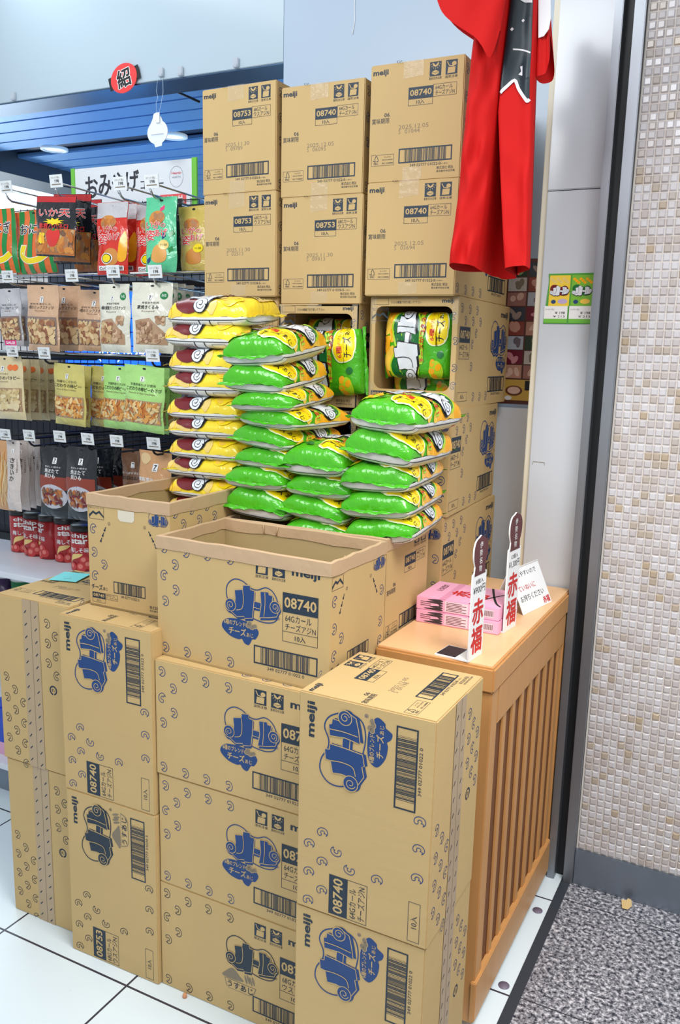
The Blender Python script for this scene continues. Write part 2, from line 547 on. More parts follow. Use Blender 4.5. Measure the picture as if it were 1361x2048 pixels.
def face_art(face, cheese, window=False, opened=False):
    k = (face, cheese, window, opened)
    if k in _FACE:
        return _FACE[k]
    a = Art()
    ink = BLUE if cheese else NAVY
    sku = '08740' if cheese else '08753'
    n1 = '64Gカール' if cheese else '68Gカール'
    n2 = 'チーズアジN' if cheese else 'ウスアジN'
    dig = '349 02777 01022 0' if cheese else '349 02777 01030 5'
    if face == 'F1':
        for u, v in ((.018, .224), (.073, .222), (.125, .223), (.179, .223)):
            curl(a, u, v, ink, .2)
        for u, v in ((.046, .193), (.047, .1415), (.020, .115), (.019, .018), (.0735, .0175), (.126, .018), (.180, .018)):
            curl(a, u, v, ink, .2)
        curl(a, .018, .168, ink, 2.9)
        logo(a, .171, .112, .291, .186, ink, CARD, ink, ink)
        a.text('®', .287, .122, .293, .128, ink, 0, 0)
        flavour(a, .160, .060, .246, .112, cheese, ink)
        handling_icons(a, .2385, .204, NAVY, .0272, True)
        a.text('meiji', .318, .207, .378, .227, NAVY, 0, .03)
        code_block(a, .299, .0836, .3755, .178, sku, n1, n2)
        barcode(a, .235, .028, .376, .0644, NAVY, dig)
    elif face == 'F2':
        for u, v, r in ((.225, .021, 0), (.176, .021, 0), (.124, .0215, 0), (.153, .198, .3), (.1247, .2236, .3), (.125, .171, 3.), (.098, .1977, .3), (.071, .2235, .3), (.099, .145, 3.), (.098, .093, .2), (.0436, .197, .3), (.016, .224, .3)):
            curl(a, u, v, ink, r)
        a.text('meiji', .322, .2126, .3855, .232, NAVY, 0, .03)
        logo(a, .246, .122, .379, .205, ink, CARD, ink, ink)
        a.text('®', .379, .118, .386, .125, ink, 0, 0)
        flavour(a, .298, .074, .384, .122, cheese, ink)
        barcode(a, .237, .0296, .379, .068, NAVY, dig)
        # number panel: the dark half above, product text beneath
        a.rect(.0056, .148, .080, .183, NAVY)
        a.text(sku, .010, .156, .076, .175, CARD, 1, .02)
        a.frame(.0056, .110, .080, .148, .0009, NAVY)
        a.text(n1, .010, .131, .066, .144, NAVY)
        a.text(n2, .010, .114, .074, .128, NAVY)
        a.frame(.007, .0133, .079, .0346, .0008, NAVY)
        a.text('10入', .032, .018, .055, .030, NAVY)
    elif face == 'E1':
        a.text('meiji', .006, .2225, .043, .237, NAVY, 0, .03)
        handling_icons(a, .141, .211, NAVY, .0265)
        a.rect(.093, .170, .1507, .1935, NAVY)
        a.text(sku, .0965, .1755, .1475, .1885, CARD, 1, .02)
        a.frame(.093, .156, .1507, .170, .0008, NAVY)
        a.text('10入', .112, .1585, .131, .1675, NAVY, 0, .015)
        a.frame(.1507, .170, .2045, .195, .0007, NAVY)
        a.text(n1, .156, .1838, .195, .1925, NAVY)
        a.text(n2, .156, .1725, .200, .1825, NAVY)
        a.text('06', .036, .1385, .049, .147, NAVY)
        a.text('賞味期限', .006, .125, .049, .1365, NAVY)
        barcode(a, .074, .0385, .2005, .0695, NAVY, dig)
        a.text('(スリット有り)', .166, .030, .192, .0338, NAVY, 0, 0)
        a.text('株式会社 明治', .166, .0205, .2045, .0275, NAVY, 0, .01)
        a.text('東京都中央区京橋', .166, .0145, .2085, .0188, NAVY, 0, 0)
        fsc(a, .007, .0366, .063, .060, NAVY)
    elif face == 'E2':
        a.frame(.004, .193, .046, .222, .0007, NAVY)
        a.poly([(.005, .196), (.016, .206), (.024, .202), (.032, .207), (.045, .197), (.045, .201), (.034, .212), (.024, .207), (.016, .211), (.005, .202)], NAVY)
        a.text('おいしくつくって', .007, .2155, .043, .220, NAVY, 0, 0)
        cu = ((.015, .1716, 2.9), (.0155, .120, 0), (.0425, .0955, .2), (.0165, .068, 2.9), (.205, .150, .2), (.203, .085, 0), (.203, .045, 2.9))
        if not window:
            for u, v, r in cu:
                curl(a, u, v, ink, r)
            logo(a, .167, .196, .215, .2235, ink, CARD, ink, ink)
            a.text('②', .056, .183, .063, .190, NAVY, 0, 0)
            a.text('②', .152, .186, .159, .193, NAVY, 0, 0)
            for p, q in (((.051, .180), (.034, .143)), ((.165, .184), (.186, .148))):
                for i in range(3):
                    s0, s1 = i / 3 + .04, i / 3 + .26
                    P = lambda t: (p[0] + (q[0] - p[0]) * t, p[1] + (q[1] - p[1]) * t)
                    a.line([P(s0), P(s1)], .0022, NAVY)
                    a.line([P(s1 - .06), P(s1 + .04)], .0045, NAVY)
            a.text('チーズ' if cheese else 'うす', .006, .037, .036, .049, NAVY, 0, .035)
            a.text('あじ', .038, .038, .050, .045, NAVY, 0, .02)
            barcode(a, .0675, .036, .154, .062, NAVY, dig)
        else:
            a.text('meiji', .178, .231, .207, .243, NAVY, 0, .03)
            a.text('①②の順番で切り取って下さい', .052, .232, .128, .238, NAVY, 0, 0)
            a.frame(.008, .229, .046, .244, .0006, NAVY)
            for u, v, r in ((.214, .150, .2), (.214, .09, 0), (.213, .05, 2.9), (.207, .205, 2.9)):
                curl(a, u, v, ink, r, .8)
        a.rect(.007, .0183, .0435, .031, NAVY)
        a.text(sku, .010, .021, .041, .0283, CARD, 1, .02)
        a.frame(.007, .0085, .0435, .0183, .0006, NAVY)
        a.text('10入', .019, .0105, .031, .0163, NAVY, 0, .01)
        a.frame(.0435, .0183, .078, .031, .0006, NAVY)
        a.text(n1, .046, .0258, .070, .0295, NAVY, 0, 0)
        a.text(n2, .046, .0203, .075, .0245, NAVY, 0, 0)
        a.text('株式会社 明治', .165, .016, .205, .0235, NAVY, 0, .01)
        a.text('東京都中央区京橋', .165, .0105, .209, .0145, NAVY, 0, 0)
    elif face in ('BOT', 'TOP'):
        for i in range(3):
            for j in range(3):
                curl(a, .156 + .023 * j, .354 - .046 * i - .026 * j, ink, (.3, 3., .3)[j])
        for i in range(4):
            for j in range(3):
                curl(a, .022 + .025 * j, .205 - .05 * i - .027 * j, ink, (.3, .3, 3.)[j])
        a.line([(.167 + .0095 * math.cos(t * .33), .200 + .0095 * math.sin(t * .33)) for t in range(-4, 15)], .0035, NAVY)
        a.text('ダン', .162, .196, .172, .204, NAVY, 0, .03)
    _FACE[k] = a
    return a


# ------------------------------------------------------------------ mesh building
class MB:
    def __init__(s):
        s.v, s.f, s.m, s.sm, s.mats = [], [], [], [], []

    def mi(s, m):
        if m not in s.mats:
            s.mats.append(m)
        return s.mats.index(m)

    def add(s, vs, fs, m, sm=False):
        o = len(s.v)
        s.v += [tuple(v) for v in vs]
        k = s.mi(m)
        for f in fs:
            s.f.append(tuple(i + o for i in f))
            s.m.append(k)
            s.sm.append(sm)
        return s

    def box(s, a, b, m, bev=0.0):
        x0, y0, z0 = a
        x1, y1, z1 = b
        if bev <= 0:
            v = [(x, y, z) for z in (z0, z1) for y in (y0, y1) for x in (x0, x1)]
            return s.add(v, [(0, 2, 3, 1), (4, 5, 7, 6), (0, 1, 5, 4), (2, 6, 7, 3), (0, 4, 6, 2), (1, 3, 7, 5)], m)
        bm = bmesh.new()
        bmesh.ops.create_cube(bm, size=1)
        for v in bm.verts:
            v.co = Vector(((v.co.x + .5) * (x1 - x0) + x0, (v.co.y + .5) * (y1 - y0) + y0, (v.co.z + .5) * (z1 - z0) + z0))
        bmesh.ops.bevel(bm, geom=bm.edges[:], offset=bev, segments=2, affect='EDGES')
        bm.verts.index_update()
        s.add([v.co[:] for v in bm.verts], [[v.index for v in f.verts] for f in bm.faces], m)
        bm.free()
        return s

    def tube(s, pts, r, m, n=8, cap=True):
        pts = [Vector(p) for p in pts]
        rings = []
        prev = None
        for i, p in enumerate(pts):
            d = (pts[min(i + 1, len(pts) - 1)] - pts[max(i - 1, 0)]).normalized()
            if prev is None:
                x = d.orthogonal().normalized()
            else:
                x = (prev - d * prev.dot(d))
                x = x.normalized() if x.length > 1e-6 else d.orthogonal().normalized()
            prev = x
            y = d.cross(x)
            rings.append([p + (x * math.cos(2 * PI * k / n) + y * math.sin(2 * PI * k / n)) * r for k in range(n)])
        vs = [q for rg in rings for q in rg]
        fs = []
        for i in range(len(pts) - 1):
            for k in range(n):
                fs.append((i * n + k, i * n + (k + 1) % n, (i + 1) * n + (k + 1) % n, (i + 1) * n + k))
        if cap:
            fs.append(tuple(reversed(range(n))))
            fs.append(tuple(range((len(pts) - 1) * n, len(pts) * n)))
        return s.add(vs, fs, m, True)

    def lathe(s, prof, m, n=28, c=(0, 0, 0)):
        vs, fs = [], []
        for r, z in prof:
            for k in range(n):
                vs.append((c[0] + r * math.cos(2 * PI * k / n), c[1] + r * math.sin(2 * PI * k / n), c[2] + z))
        for i in range(len(prof) - 1):
            for k in range(n):
                fs.append((i * n + k, i * n + (k + 1) % n, (i + 1) * n + (k + 1) % n, (i + 1) * n + k))
        return s.add(vs, fs, m, True)

    def plate(s, pts, th, m, fr):
        """A flat outline of points in frame fr(u, v, h), given the thickness th."""
        t = tessellate_polygon([[Vector((p[0], p[1], 0)) for p in pts]])
        n = len(pts)
        area2 = sum(pts[i][0] * pts[(i + 1) % n][1] - pts[(i + 1) % n][0] * pts[i][1] for i in range(n))
        vs = [fr(p[0], p[1], 0) for p in pts] + [fr(p[0], p[1], -th) for p in pts]
        fs = [tuple(f) for f in t] + [tuple(i + n for i in reversed(f)) for f in t]
        for i in range(n):
            j = (i + 1) % n
            fs.append((i, i + n, j + n, j) if area2 > 0 else (j, j + n, i + n, i))
        return s.add(vs, fs, m)

    def art(s, art, fr, h0=.0004, dh=.00012):
        for vs, fs, m, l in art.it:
            s.add([fr(p[0], p[1], h0 + dh * l) for p in vs], fs, m)
        return s

    def conform(s, art, surf, us, vs_, h0=.0006, dh=.00022, dirs=((1, 0), (0, 1))):
        """Lay artwork on a curved surface surf(u, v, h): its polygons are cut along the grid lines first."""
        for vs, fs, m, l in art.it:
            bm = bmesh.new()
            bv = [bm.verts.new((p[0], p[1], 0)) for p in vs]
            for f in fs:
                try:
                    bm.faces.new([bv[i] for i in f])
                except ValueError:
                    pass
            umin, umax = min(p[0] for p in vs), max(p[0] for p in vs)
            vmin, vmax = min(p[1] for p in vs), max(p[1] for p in vs)
            for u in us:
                if umin < u < umax:
                    bmesh.ops.bisect_plane(bm, geom=bm.verts[:] + bm.edges[:] + bm.faces[:], plane_co=(u, 0, 0), plane_no=(1, 0, 0))
            for v in vs_:
                if vmin < v < vmax:
                    bmesh.ops.bisect_plane(bm, geom=bm.verts[:] + bm.edges[:] + bm.faces[:], plane_co=(0, v, 0), plane_no=(0, 1, 0))
            bm.verts.index_update()
            s.add([surf(v.co.x, v.co.y, h0 + dh * l) for v in bm.verts], [[v.index for v in f.verts] for f in bm.faces], m, True)
            bm.free()
        return s

    def mesh(s, name):
        me = bpy.data.meshes.new(name)
        me.from_pydata(s.v, [], s.f)
        for m in s.mats:
            me.materials.append(m)
        me.polygons.foreach_set('material_index', s.m)
        me.polygons.foreach_set('use_smooth', s.sm)
        me.update()
        return me

    def build(s, name, parent=None):
        o = bpy.data.objects.new(name, s.mesh(name))
        COL.objects.link(o)
        if parent:
            o.parent = parent
        return o


def tag(o, label, cat, group=None, kind=None):
    o['label'] = label
    o['category'] = cat
    if group:
        o['group'] = group
    if kind:
        o['kind'] = kind
    return o


def empty(name, loc=(0, 0, 0), rz=0.0):
    o = bpy.data.objects.new(name, None)
    o.empty_display_size = 0.05
    COL.objects.link(o)
    o.location = loc
    o.rotation_euler = (0, 0, rz)
    return o


def copy_tree(o, parent=None):
    c = o.copy()
    COL.objects.link(c)
    if parent:
        c.parent = parent
    for ch in list(o.children):
        copy_tree(ch, c)
    return c


def structure(mb, name, label, cat):
    return tag(mb.build(name), label, cat, None, 'structure')


def plane_frame(o, u, v):
    o, u, v = Vector(o), Vector(u), Vector(v)
    n = u.cross(v)
    return lambda a, b, h: o + u * a + v * b + n * h


# ------------------------------------------------------------------ the setting
TX = -0.395      # shop tiles end here, the dark threshold strip and the passage granite follow
structure(MB().box((-6, -1.5, -0.05), (TX, 6.5, 0), TILE), 'floor', 'white shop floor tiles with dark joints', 'floor')
structure(MB().box((-0.371, -1.5, -0.05), (1.6, 3.4, 0), GRANITE), 'floor.001', 'grey speckled granite floor of the passage', 'floor')
structure(MB().box((TX, -1.5, -0.05), (-0.371, 3.4, 0.001), mat('threshold_rubber', (52, 58, 68), 0.5)), 'trim_1', 'dark threshold strip between white tiles and granite', 'trim')

# back wall behind the tall stack of boxes
wb = MB()
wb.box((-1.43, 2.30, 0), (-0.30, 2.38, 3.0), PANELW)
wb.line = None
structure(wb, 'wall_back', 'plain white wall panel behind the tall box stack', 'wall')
structure(MB().box((-1.43, 2.285, 0.0), (-0.45, 2.30, 1.222), mat('wainscot_grey', (232, 238, 246), 0.35, mottle=.03, mscale=3), 0.003), 'trim_2', 'pale grey lower wall panel with a ledge under the food poster', 'trim')
# white pillar in front of it and the shutter channel
structure(MB().box((-0.568, 2.113, 0), (-0.434, 2.30, 1.7495), PANELP, .002).box((-0.568, 2.113, 1.7515), (-0.434, 2.30, 3.0), PANELP, .002).box((-0.566, 2.118, 1.74), (-0.436, 2.30, 1.76), BLACKM), 'wall_pillar', 'glossy white pillar panel with one horizontal joint', 'wall')
structure(MB().box((-0.584, 2.122, 0), (-0.568, 2.30, 3.0), CREAM, .002), 'trim_3', 'cream edge strip down the left of the white pillar', 'trim')
g = MB()
g.box((-0.433, 2.062, 0), (-0.4135, 2.12, 3.0), STEEL, .0015)
g.box((-0.390, 2.062, 0), (-0.3655, 2.12, 3.0), STEEL, .0015)
g.box((-0.4135, 2.092, 0), (-0.390, 2.12, 3.0), BLACKM)
structure(g, 'trim_4', 'stainless shutter channel with a black slot', 'trim')

# mosaic pillar: every little tile in one mesh
MOS = mosaic_material()
mo = MB()
mo.box((-0.3645, 2.078, 0.098), (-0.098, 2.6, 3.0), mat('mosaic_grout', (214, 206, 198), 0.7))
pit = 0.0187
rr = random.Random(5)
tints = []
nx = 14
for j in range(int((2.4 - 0.1) / pit)):
    for i in range(nx):
        x0 = -0.361 + i * pit + .0009
        z0 = 0.1005 + j * pit + .0009
        s = pit - .0018
        d = .0035 + rr.uniform(-.0008, .0008)
        b = .0028
        tl = rr.uniform(-.0009, .0009)
        y0 = 2.078
        vs = [(x0, y0, z0), (x0 + s, y0, z0), (x0 + s, y0, z0 + s), (x0, y0, z0 + s),
              (x0 + b, y0 - d - tl, z0 + b), (x0 + s - b, y0 - d + tl, z0 + b), (x0 + s - b, y0 - d + tl, z0 + s - b), (x0 + b, y0 - d - tl, z0 + s - b)]
        mo.add(vs, [(4, 5, 6, 7), (0, 1, 5, 4), (1, 2, 6, 5), (2, 3, 7, 6), (3, 0, 4, 7)], MOS)
        t = rr.random()
        tints += [t if t < .86 else .8 + .2 * rr.random()] * 5
# tiles of the side face too
moo = structure(mo, 'wall_right', 'wall of small cream and beige glass mosaic tiles', 'wall')
at_ = moo.data.attributes.new('tint', 'FLOAT', 'FACE')
at_.data.foreach_set('value', [0.0] * 6 + tints)
structure(MB().box((-0.3645, 2.068, 0), (-0.098, 2.6, 0.099), BASEM, .001), 'baseboard_right', 'grey metal baseboard under the mosaic wall', 'baseboard')

# header and ceiling
structure(MB().box((-5.2, 2.30, 2.19), (-1.43, 2.42, 3.0), HEADW, .002), 'wall_header', 'glossy white header panel above the snack rack', 'wall')
structure(MB().box((-5.2, 2.302, 2.186), (-1.43, 2.42, 2.1905), mat('header_underside', (86, 112, 142), 0.25, metal=.8)), 'trim_5', 'dark metal underside of the white header', 'trim')
ce = MB()
y = 2.42
while y < 5.6:
    if not (3.02 < y + .05 < 3.16):
        ce.box((-3.50, y + .004, 2.25), (-1.0, y + .122, 2.27), CEILM, .004)
    y += .125
ce.box((-3.50, 2.42, 2.275), (-1.0, 5.7, 2.32), CEILD)
structure(ce, 'ceiling', 'blue-lit aluminium slat ceiling with a dark slot', 'ceiling')
structure(MB().box((-3.74, 2.42, 2.17), (-3.50, 6.2, 2.32), BEAMM, .002), 'trim_6', 'dark grey ceiling beam at the left of the slats', 'trim')
ce2 = MB()
for k in range(22):
    ce2.box((-6.5, 2.42 + k * .18, 2.27), (-3.74, 2.42 + k * .18 + .172, 2.29), mat('white_ceiling_slat', (226, 236, 240), .4), .003)
structure(ce2, 'ceiling.001', 'bright white slat ceiling beyond the dark beam', 'ceiling')
structure(MB().box((-6.5, 6.2, 0), (-1.0, 6.3, 2.35), DARKW), 'wall_far', 'dim far wall of the shop behind the rack', 'wall')
LIGHTP = mat('fluorescent_panel', (232, 246, 255), .5, emit=7.0)
for k, (x, yy) in enumerate(((-4.5, 3.1), (-5.0, 3.9), (-4.6, 4.7))):
    t = empty('ceiling_light', (x, yy, 2.262))
    tag(t, ('nearest', 'middle', 'farthest')[k] + ' fluorescent ceiling panel seen beyond the dark beam', 'light', 'ceiling light panels')
    MB().box((-.62, -.09, -.004), (.62, .09, .0), LIGHTP).build('diffuser', t)
    MB().box((-.64, -.11, .0), (.64, .11, .008), WHITE).build('light_frame', t)
for x, yy, lb in ((-3.16, 3.085, 'left round ceiling downlight in the dark slot'), (-2.47, 3.085, 'right round ceiling downlight behind the white lantern card')):
    t = empty('downlight', (x, yy, 2.25))
    tag(t, lb, 'light', 'downlights')
    MB().lathe([(.062, .002), (.062, -.008), (.048, -.010), (.046, -.002)], WHITE).build('trim_ring', t)
    MB().lathe([(.0465, -.004), (.0, -.004)], mat('downlight_lens', (250, 240, 225), .4, emit=.5)).build('lens', t)

# ------------------------------------------------------------------ cardboard cases
FR = {
    'E1': plane_frame((0, 0, 0), (1, 0, 0), (0, 0, 1)),
    'F1': plane_frame((W_, 0, 0), (0, 1, 0), (0, 0, 1)),
    'E2': plane_frame((W_, L_, 0), (-1, 0, 0), (0, 0, 1)),
    'F2': plane_frame((0, L_, 0), (0, -1, 0), (0, 0, 1)),
    'BOT': plane_frame((0, L_, 0), (1, 0, 0), (0, -1, 0)),
    'TOP': plane_frame((0, 0, H_), (1, 0, 0), (0, 1, 0)),
}
ROT = {
    'E1front': Matrix(((1, 0, 0), (0, 1, 0), (0, 0, 1))),
    'E2front': Matrix(((-1, 0, 0), (0, -1, 0), (0, 0, 1))),
    'F1front': Matrix(((0, 1, 0), (-1, 0, 0), (0, 0, 1))),
    'E1right': Matrix(((0, -1, 0), (1, 0, 0), (0, 0, 1))),
    'F2front_up': Matrix(((0, 0, -1), (1, 0, 0), (0, -1, 0))),
    'BOTfront_up': Matrix(((1, 0, 0), (0, 0, 1), (0, -1, 0))),
}


def place(o, rot, pos, yaw=0.0, dims=(W_, L_, H_)):
    """Turn a case and set the front-left-bottom corner of its turned outline at pos, then yaw it about that corner."""
    R = ROT[rot]
    mn = [min((R @ Vector((x, y, z)))[i] for x in (0, dims[0]) for y in (0, dims[1]) for z in (0, dims[2])) for i in range(3)]
    Y = Matrix.Rotation(yaw, 3, 'Z')
    M = (Y @ R).to_4x4()
    M.translation = Vector(pos) + Y @ Vector((-mn[0], -mn[1], -mn[2]))
    o.matrix_world = M


def stamp(date, serial):
    a = Art()
    a.text(date, .072, .110, .143, .1185, GREY, 0, -.012)
    a.text('S', .072, .1005, .0765, .109, GREY, 0, -.012)
    a.text(serial, .087, .1005, .1225, .109, GREY, 0, -.012)
    return a


_PLAIN = {}


def closed_case(cheese, date=None, serial=None, faces=('E1', 'F1', 'E2', 'F2', 'BOT', 'TOP')):
    m = MB()
    m.box((0, 0, 0), (W_, L_, H_), CARD, .0022)
    for f in faces:
        m.art(face_art(f, cheese), FR[f])
    if date:
        m.art(stamp(date, serial), FR['E1'])
    return m


def tape_end(parent):
    """Clear tape folded over the top and bottom edge of the label end."""
    f = FR['E1']
    for u0, u1, v0, v1, back in ((.080, .127, .212, H_ - .001, True), (.086, .131, .001, .030, False)):
        t = MB()
        vs = [f(u0, v0, .0011), f(u1, v0 + .004, .0011), f(u1, v1, .0011), f(u0, v1, .0011)]
        fs = [(0, 1, 2, 3)]
        if back:
            vs += [(u1, -.0008, H_ + .0009), (u0, -.0008, H_ + .0009), (u1, L_, H_ + .0009), (u0, L_, H_ + .0009)]
            fs += [(3, 2, 4, 5), (5, 4, 6, 7)]
        t.add(vs, fs, CLEAR)
        t.build('packing_tape', parent)


def tape_band(parent):
    """Printed tape along the closing seam of the case bottom."""
    t = MB()
    f = FR['BOT']
    t.add([f(.084, 0, .0010), f(.133, 0, .0010), f(.133, L_, .0010), f(.084, L_, .0010)], [(0, 1, 2, 3)], BAND)
    a = Art()
    for i in range(13):
        for k in (0, 1):
            a.line([(.093 + .030 * k - .0035, .018 + i * .0295 - .008 * k - .004), (.093 + .030 * k + .003, .018 + i * .0295 - .008 * k + .003)], .0024, NAVY)
    a.line([(.1095, 0), (.1095, L_)], .0009, GREY)
    t.art(a, f, .0013)
    return t.build('packing_tape', parent)


def case(name, rot, pos, yaw, cheese, label, group, date=None, serial=None, end_tape=False, band=False):
    o = closed_case(cheese, date, serial).build(name)
    place(o, rot, pos, yaw)
    tag(o, label, 'box', group)
    if end_tape:
        tape_end(o)
    if band:
        tape_band(o)
    return o


GB = 'closed snack cases in the tall back stack'
GF = 'closed snack cases of the front stacks'
H8 = H_ * 8
AX, AY, AYAW = -1.377, 1.835, -.028
BX, BY = -1.146, 1.838
case('cardboard_case', 'E1front', (AX, AY, H_ * 7), AYAW, False, 'closed snack case at the top left of the tall stack, stamped S 09789', GB, '2025.11.30', '09789', True)
case('cardboard_case', 'E1front', (AX + .003, AY, H_ * 6), AYAW, False, 'closed snack case in the left column of the tall stack, stamped S 02513', GB, '2025.11.30', '02513', True)
BZ = 1.4705
case('cardboard_case', 'E1front', (BX - .002, BY, BZ + H_), .004, True, 'closed snack case topmost of the middle column, stamped S 06095, blue print', GB, '2025.12.05', '06095', True)
case('cardboard_case', 'E1front', (BX + .002, BY, BZ), .0, False, 'closed snack case in the middle column right above an opened window case, stamped S 09913', GB, '2025.11.30', '09913', True)
case('cardboard_case', 'E1front', (-.908, 1.828, H_ * 7), .006, True, 'closed snack case topmost of the right column, stamped S 01044, behind the red coat', GB, '2025.12.05', '01044', True)
case('cardboard_case', 'E1front', (-.906, 1.822, H_ * 6 + .0004), .008, True, 'closed snack case second from the top of the right column, stamped S 03694', GB, '2025.12.05', '03694', True)
case('cardboard_case', 'E2front', (-.886, 1.783, H_ * 4), .050, True, 'closed snack case under the window case with the framed green bag', GB)
case('cardboard_case', 'E2front', (-.893, 1.788, H_ * 3), .012, True, 'closed snack case lowest seen in the right column, beside the wooden counter', GB)

# front stacks
case('cardboard_case', 'F1front', (-1.077, 1.266, H_ * 2), .006, True, 'closed snack case right under the open front box, blue print', GF)
case('cardboard_case', 'F1front', (-1.074, 1.268, H_), .004, True, 'closed blue printed snack case in the middle of the front stack, under another blue one', GF)
case('cardboard_case', 'F1front', (-1.075, 1.268, 0), .004, False, 'dark printed snack case on the floor at the foot of the front middle stack', GF)
case('cardboard_case', 'F2front_up', (-.676, 1.158, L_), -.006, True, 'snack case stood on end against the counter, upper of two, label end up', GF, '2025.12.05', '01198', False, True)
case('cardboard_case', 'F2front_up', (-.678, 1.160, 0), -.004, True, 'snack case stood on end against the counter, lower of two, on the floor', GF, None, None, False, True)
case('cardboard_case', 'F2front_up', (-1.326, 1.256, L_), .014, True, 'blue printed snack case stood on end, carrying the left open box', GF, '2025.12.05', '00412')
case('cardboard_case', 'F2front_up', (-1.324, 1.256, 0), .012, False, 'dark printed snack case stood on end on the floor, left of the middle stack', GF)
case('cardboard_case', 'BOTfront_up', (-1.556, 1.291, L_), .011, False, 'leftmost upper snack case stood on end, sticky note on top, taped seam in front', GF, '2025.11.30', '00377', False, True)
case('cardboard_case', 'BOTfront_up', (-1.551, 1.294, 0), .010, False, 'leftmost lower snack case stood on end on the white tiles, taped seam in front', GF, None, None, False, True)

# cases that carry the ones in view and are hidden behind them
hid = closed_case(True, None, None, ('F1', 'F2', 'E1', 'E2')).mesh('cardboard_case')


def hidden(rot, pos, lb, grp):
    o = bpy.data.objects.new('cardboard_case', hid)
    COL.objects.link(o)
    place(o, rot, pos)
    tag(o, lb, 'box', grp)


for k in range(6):
    hidden('E1front', (AX, AY + .012, H_ * k), 'snack case low in the left column of the tall stack, behind the yellow bags', 'carrying cases, left column')
for k in range(4):
    hidden('E1front', (BX, BY, (BZ - 2 * H_) / 4 * k + (0 if k == 0 else .0)), 'snack case low in the middle column of the tall stack, behind the green bags', 'carrying cases, middle column') if k < 4 and (BZ - 2 * H_) / 4 >= H_ else None
for k in range(3):
    hidden('E2front', (-.893, 1.79, H_ * k), 'snack case low in the right column of the tall stack, behind the counter', 'carrying cases, right column')
for k in range(3):
    hidden('E1right', (-1.087, 1.512, H_ * k), 'snack case under the open box of green bags, behind the front stack', 'carrying cases, green bag box')
for k in range(2):
    hidden('F2front_up', (-1.338, 1.546, L_ * k), 'snack case stood on end under the yellow bag box', 'carrying cases, yellow bag box')

# B column base: three cases and a thin pad bring the two window cases to their height
zb = BZ - 2 * H_
for k in range(3):
    hidden('E1front', (BX, BY, H_ * k), 'snack case low in the middle column of the tall stack, behind the green bags', 'carrying cases, middle column')
tag(MB().box((BX, BY, H_ * 3), (BX + W_, BY + L_, zb), CARDIN, .002).build('flattened_cases'), 'flattened cardboard padding under the lower window case, behind the green bags', 'cardboard')


def open_case(cheese, rim_h):
    """An open-topped case: four printed walls and a floor, the flaps folded in, kraft tape round the rim."""
    t = .0042
    h = rim_h
    m = MB()
    m.box((0, 0, 0), (W_, L_, .004), CARD)
    for a, b in (((0, 0, 0), (W_, t, h)), ((0, L_ - t, 0), (W_, L_, h)), ((0, t, 0), (t, L_ - t, h)), ((W_ - t, t, 0), (W_, L_ - t, h))):
        m.box(a, b, CARD)
    m.box((t, t, .005), (W_ - t, t + .0015, h - .004), CARDIN)
    m.box((t, L_ - t - .0015, .005), (W_ - t, L_ - t, h - .004), CARDIN)
    m.box((t, t + .0015, .005), (t + .0015, L_ - t - .0015, h - .004), CARDIN)
    m.box((W_ - t - .0015, t + .0015, .005), (W_ - t, L_ - t - .0015, h - .004), CARDIN)
    for f in ('E1', 'F1', 'E2', 'F2'):
        m.art(face_art(f, cheese), FR[f])
    o = m.build('open_cardboard_case')
    # rim tape, a little wavy
    r = MB()
    e = .0016
    rr = random.Random(int(h * 1e5))
    loop = []
    for (x0, y0), (x1, y1) in (((-e, -e), (W_ + e, -e)), ((W_ + e, -e), (W_ + e, L_ + e)), ((W_ + e, L_ + e), (-e, L_ + e)), ((-e, L_ + e), (-e, -e))):
        for i in range(10):
            q = i / 10
            loop.append((x0 + (x1 - x0) * q, y0 + (y1 - y0) * q))
    n = len(loop)
    vs = []
    cx, cy = W_ / 2, L_ / 2
    ti = t + .0016 + 2 * e
    for i, (x, y) in enumerate(loop):
        dz = rr.uniform(-.0012, .0012)
        lo = h - .025 + rr.uniform(-.0015, .0015)
        ix = min(max(x, ti - e), W_ - ti + e)
        iy = min(max(y, ti - e), L_ - ti + e)
        mx_, my_ = (x + ix) / 2, (y + iy) / 2
        lo2 = h - .022 + rr.uniform(-.004, .004)
        vs += [(x, y, lo), (x, y, h + dz), (mx_, my_, h + .0022 + dz), (ix, iy, h + dz), (ix, iy, lo2)]
    fs = []
    for i in range(n):
        j = (i + 1) % n
        for k in range(4):
            fs.append((i * 5 + k, j * 5 + k, j * 5 + k + 1, i * 5 + k + 1))
    r.add(vs, fs, RIMT, False)
    # creases where the tape is folded inside
    for q in range(7):
        s = rr.choice((0, 1))
        if s:
            x = rr.uniform(.03, W_ - .03)
            yy = L_ - ti - .0004
            r.tube([(x, yy, h), (x + rr.uniform(-.012, .012), yy, h - .02)], .0012, RIMT, 5)
        else:
            yy = rr.uniform(.04, L_ - .04)
            x = ti + .0004 if rr.random() < .5 else W_ - ti - .0004
            r.tube([(x, yy, h), (x, yy + rr.uniform(-.012, .012), h - .02)], .0012, RIMT, 5)
    r.build('rim_tape', o)['label'] = 'pinkish kraft tape folded over the rim'
    return o


GO = 'open-topped snack cases'
om = open_case(True, .246)
place(om, 'F1front', (-1.087, 1.291, H_ * 3 + .0006), -.024)
tag(om, 'empty open-topped snack case with taped rim on top of the front middle stack', 'box', GO)
on_ = open_case(True, .2455)
place(on_, 'E1right', (-1.087, 1.5185, H_ * 3 + .0006), -.004)
tag(on_, 'open-topped snack case filled with green bags behind the empty one', 'box', GO)
ol = open_case(True, .2465)
place(ol, 'E2front', (-1.313, 1.337, L_ * 2 + .0008), .006)
tag(ol, 'open-topped snack case holding the yellow bag stack at the left', 'box', GO)
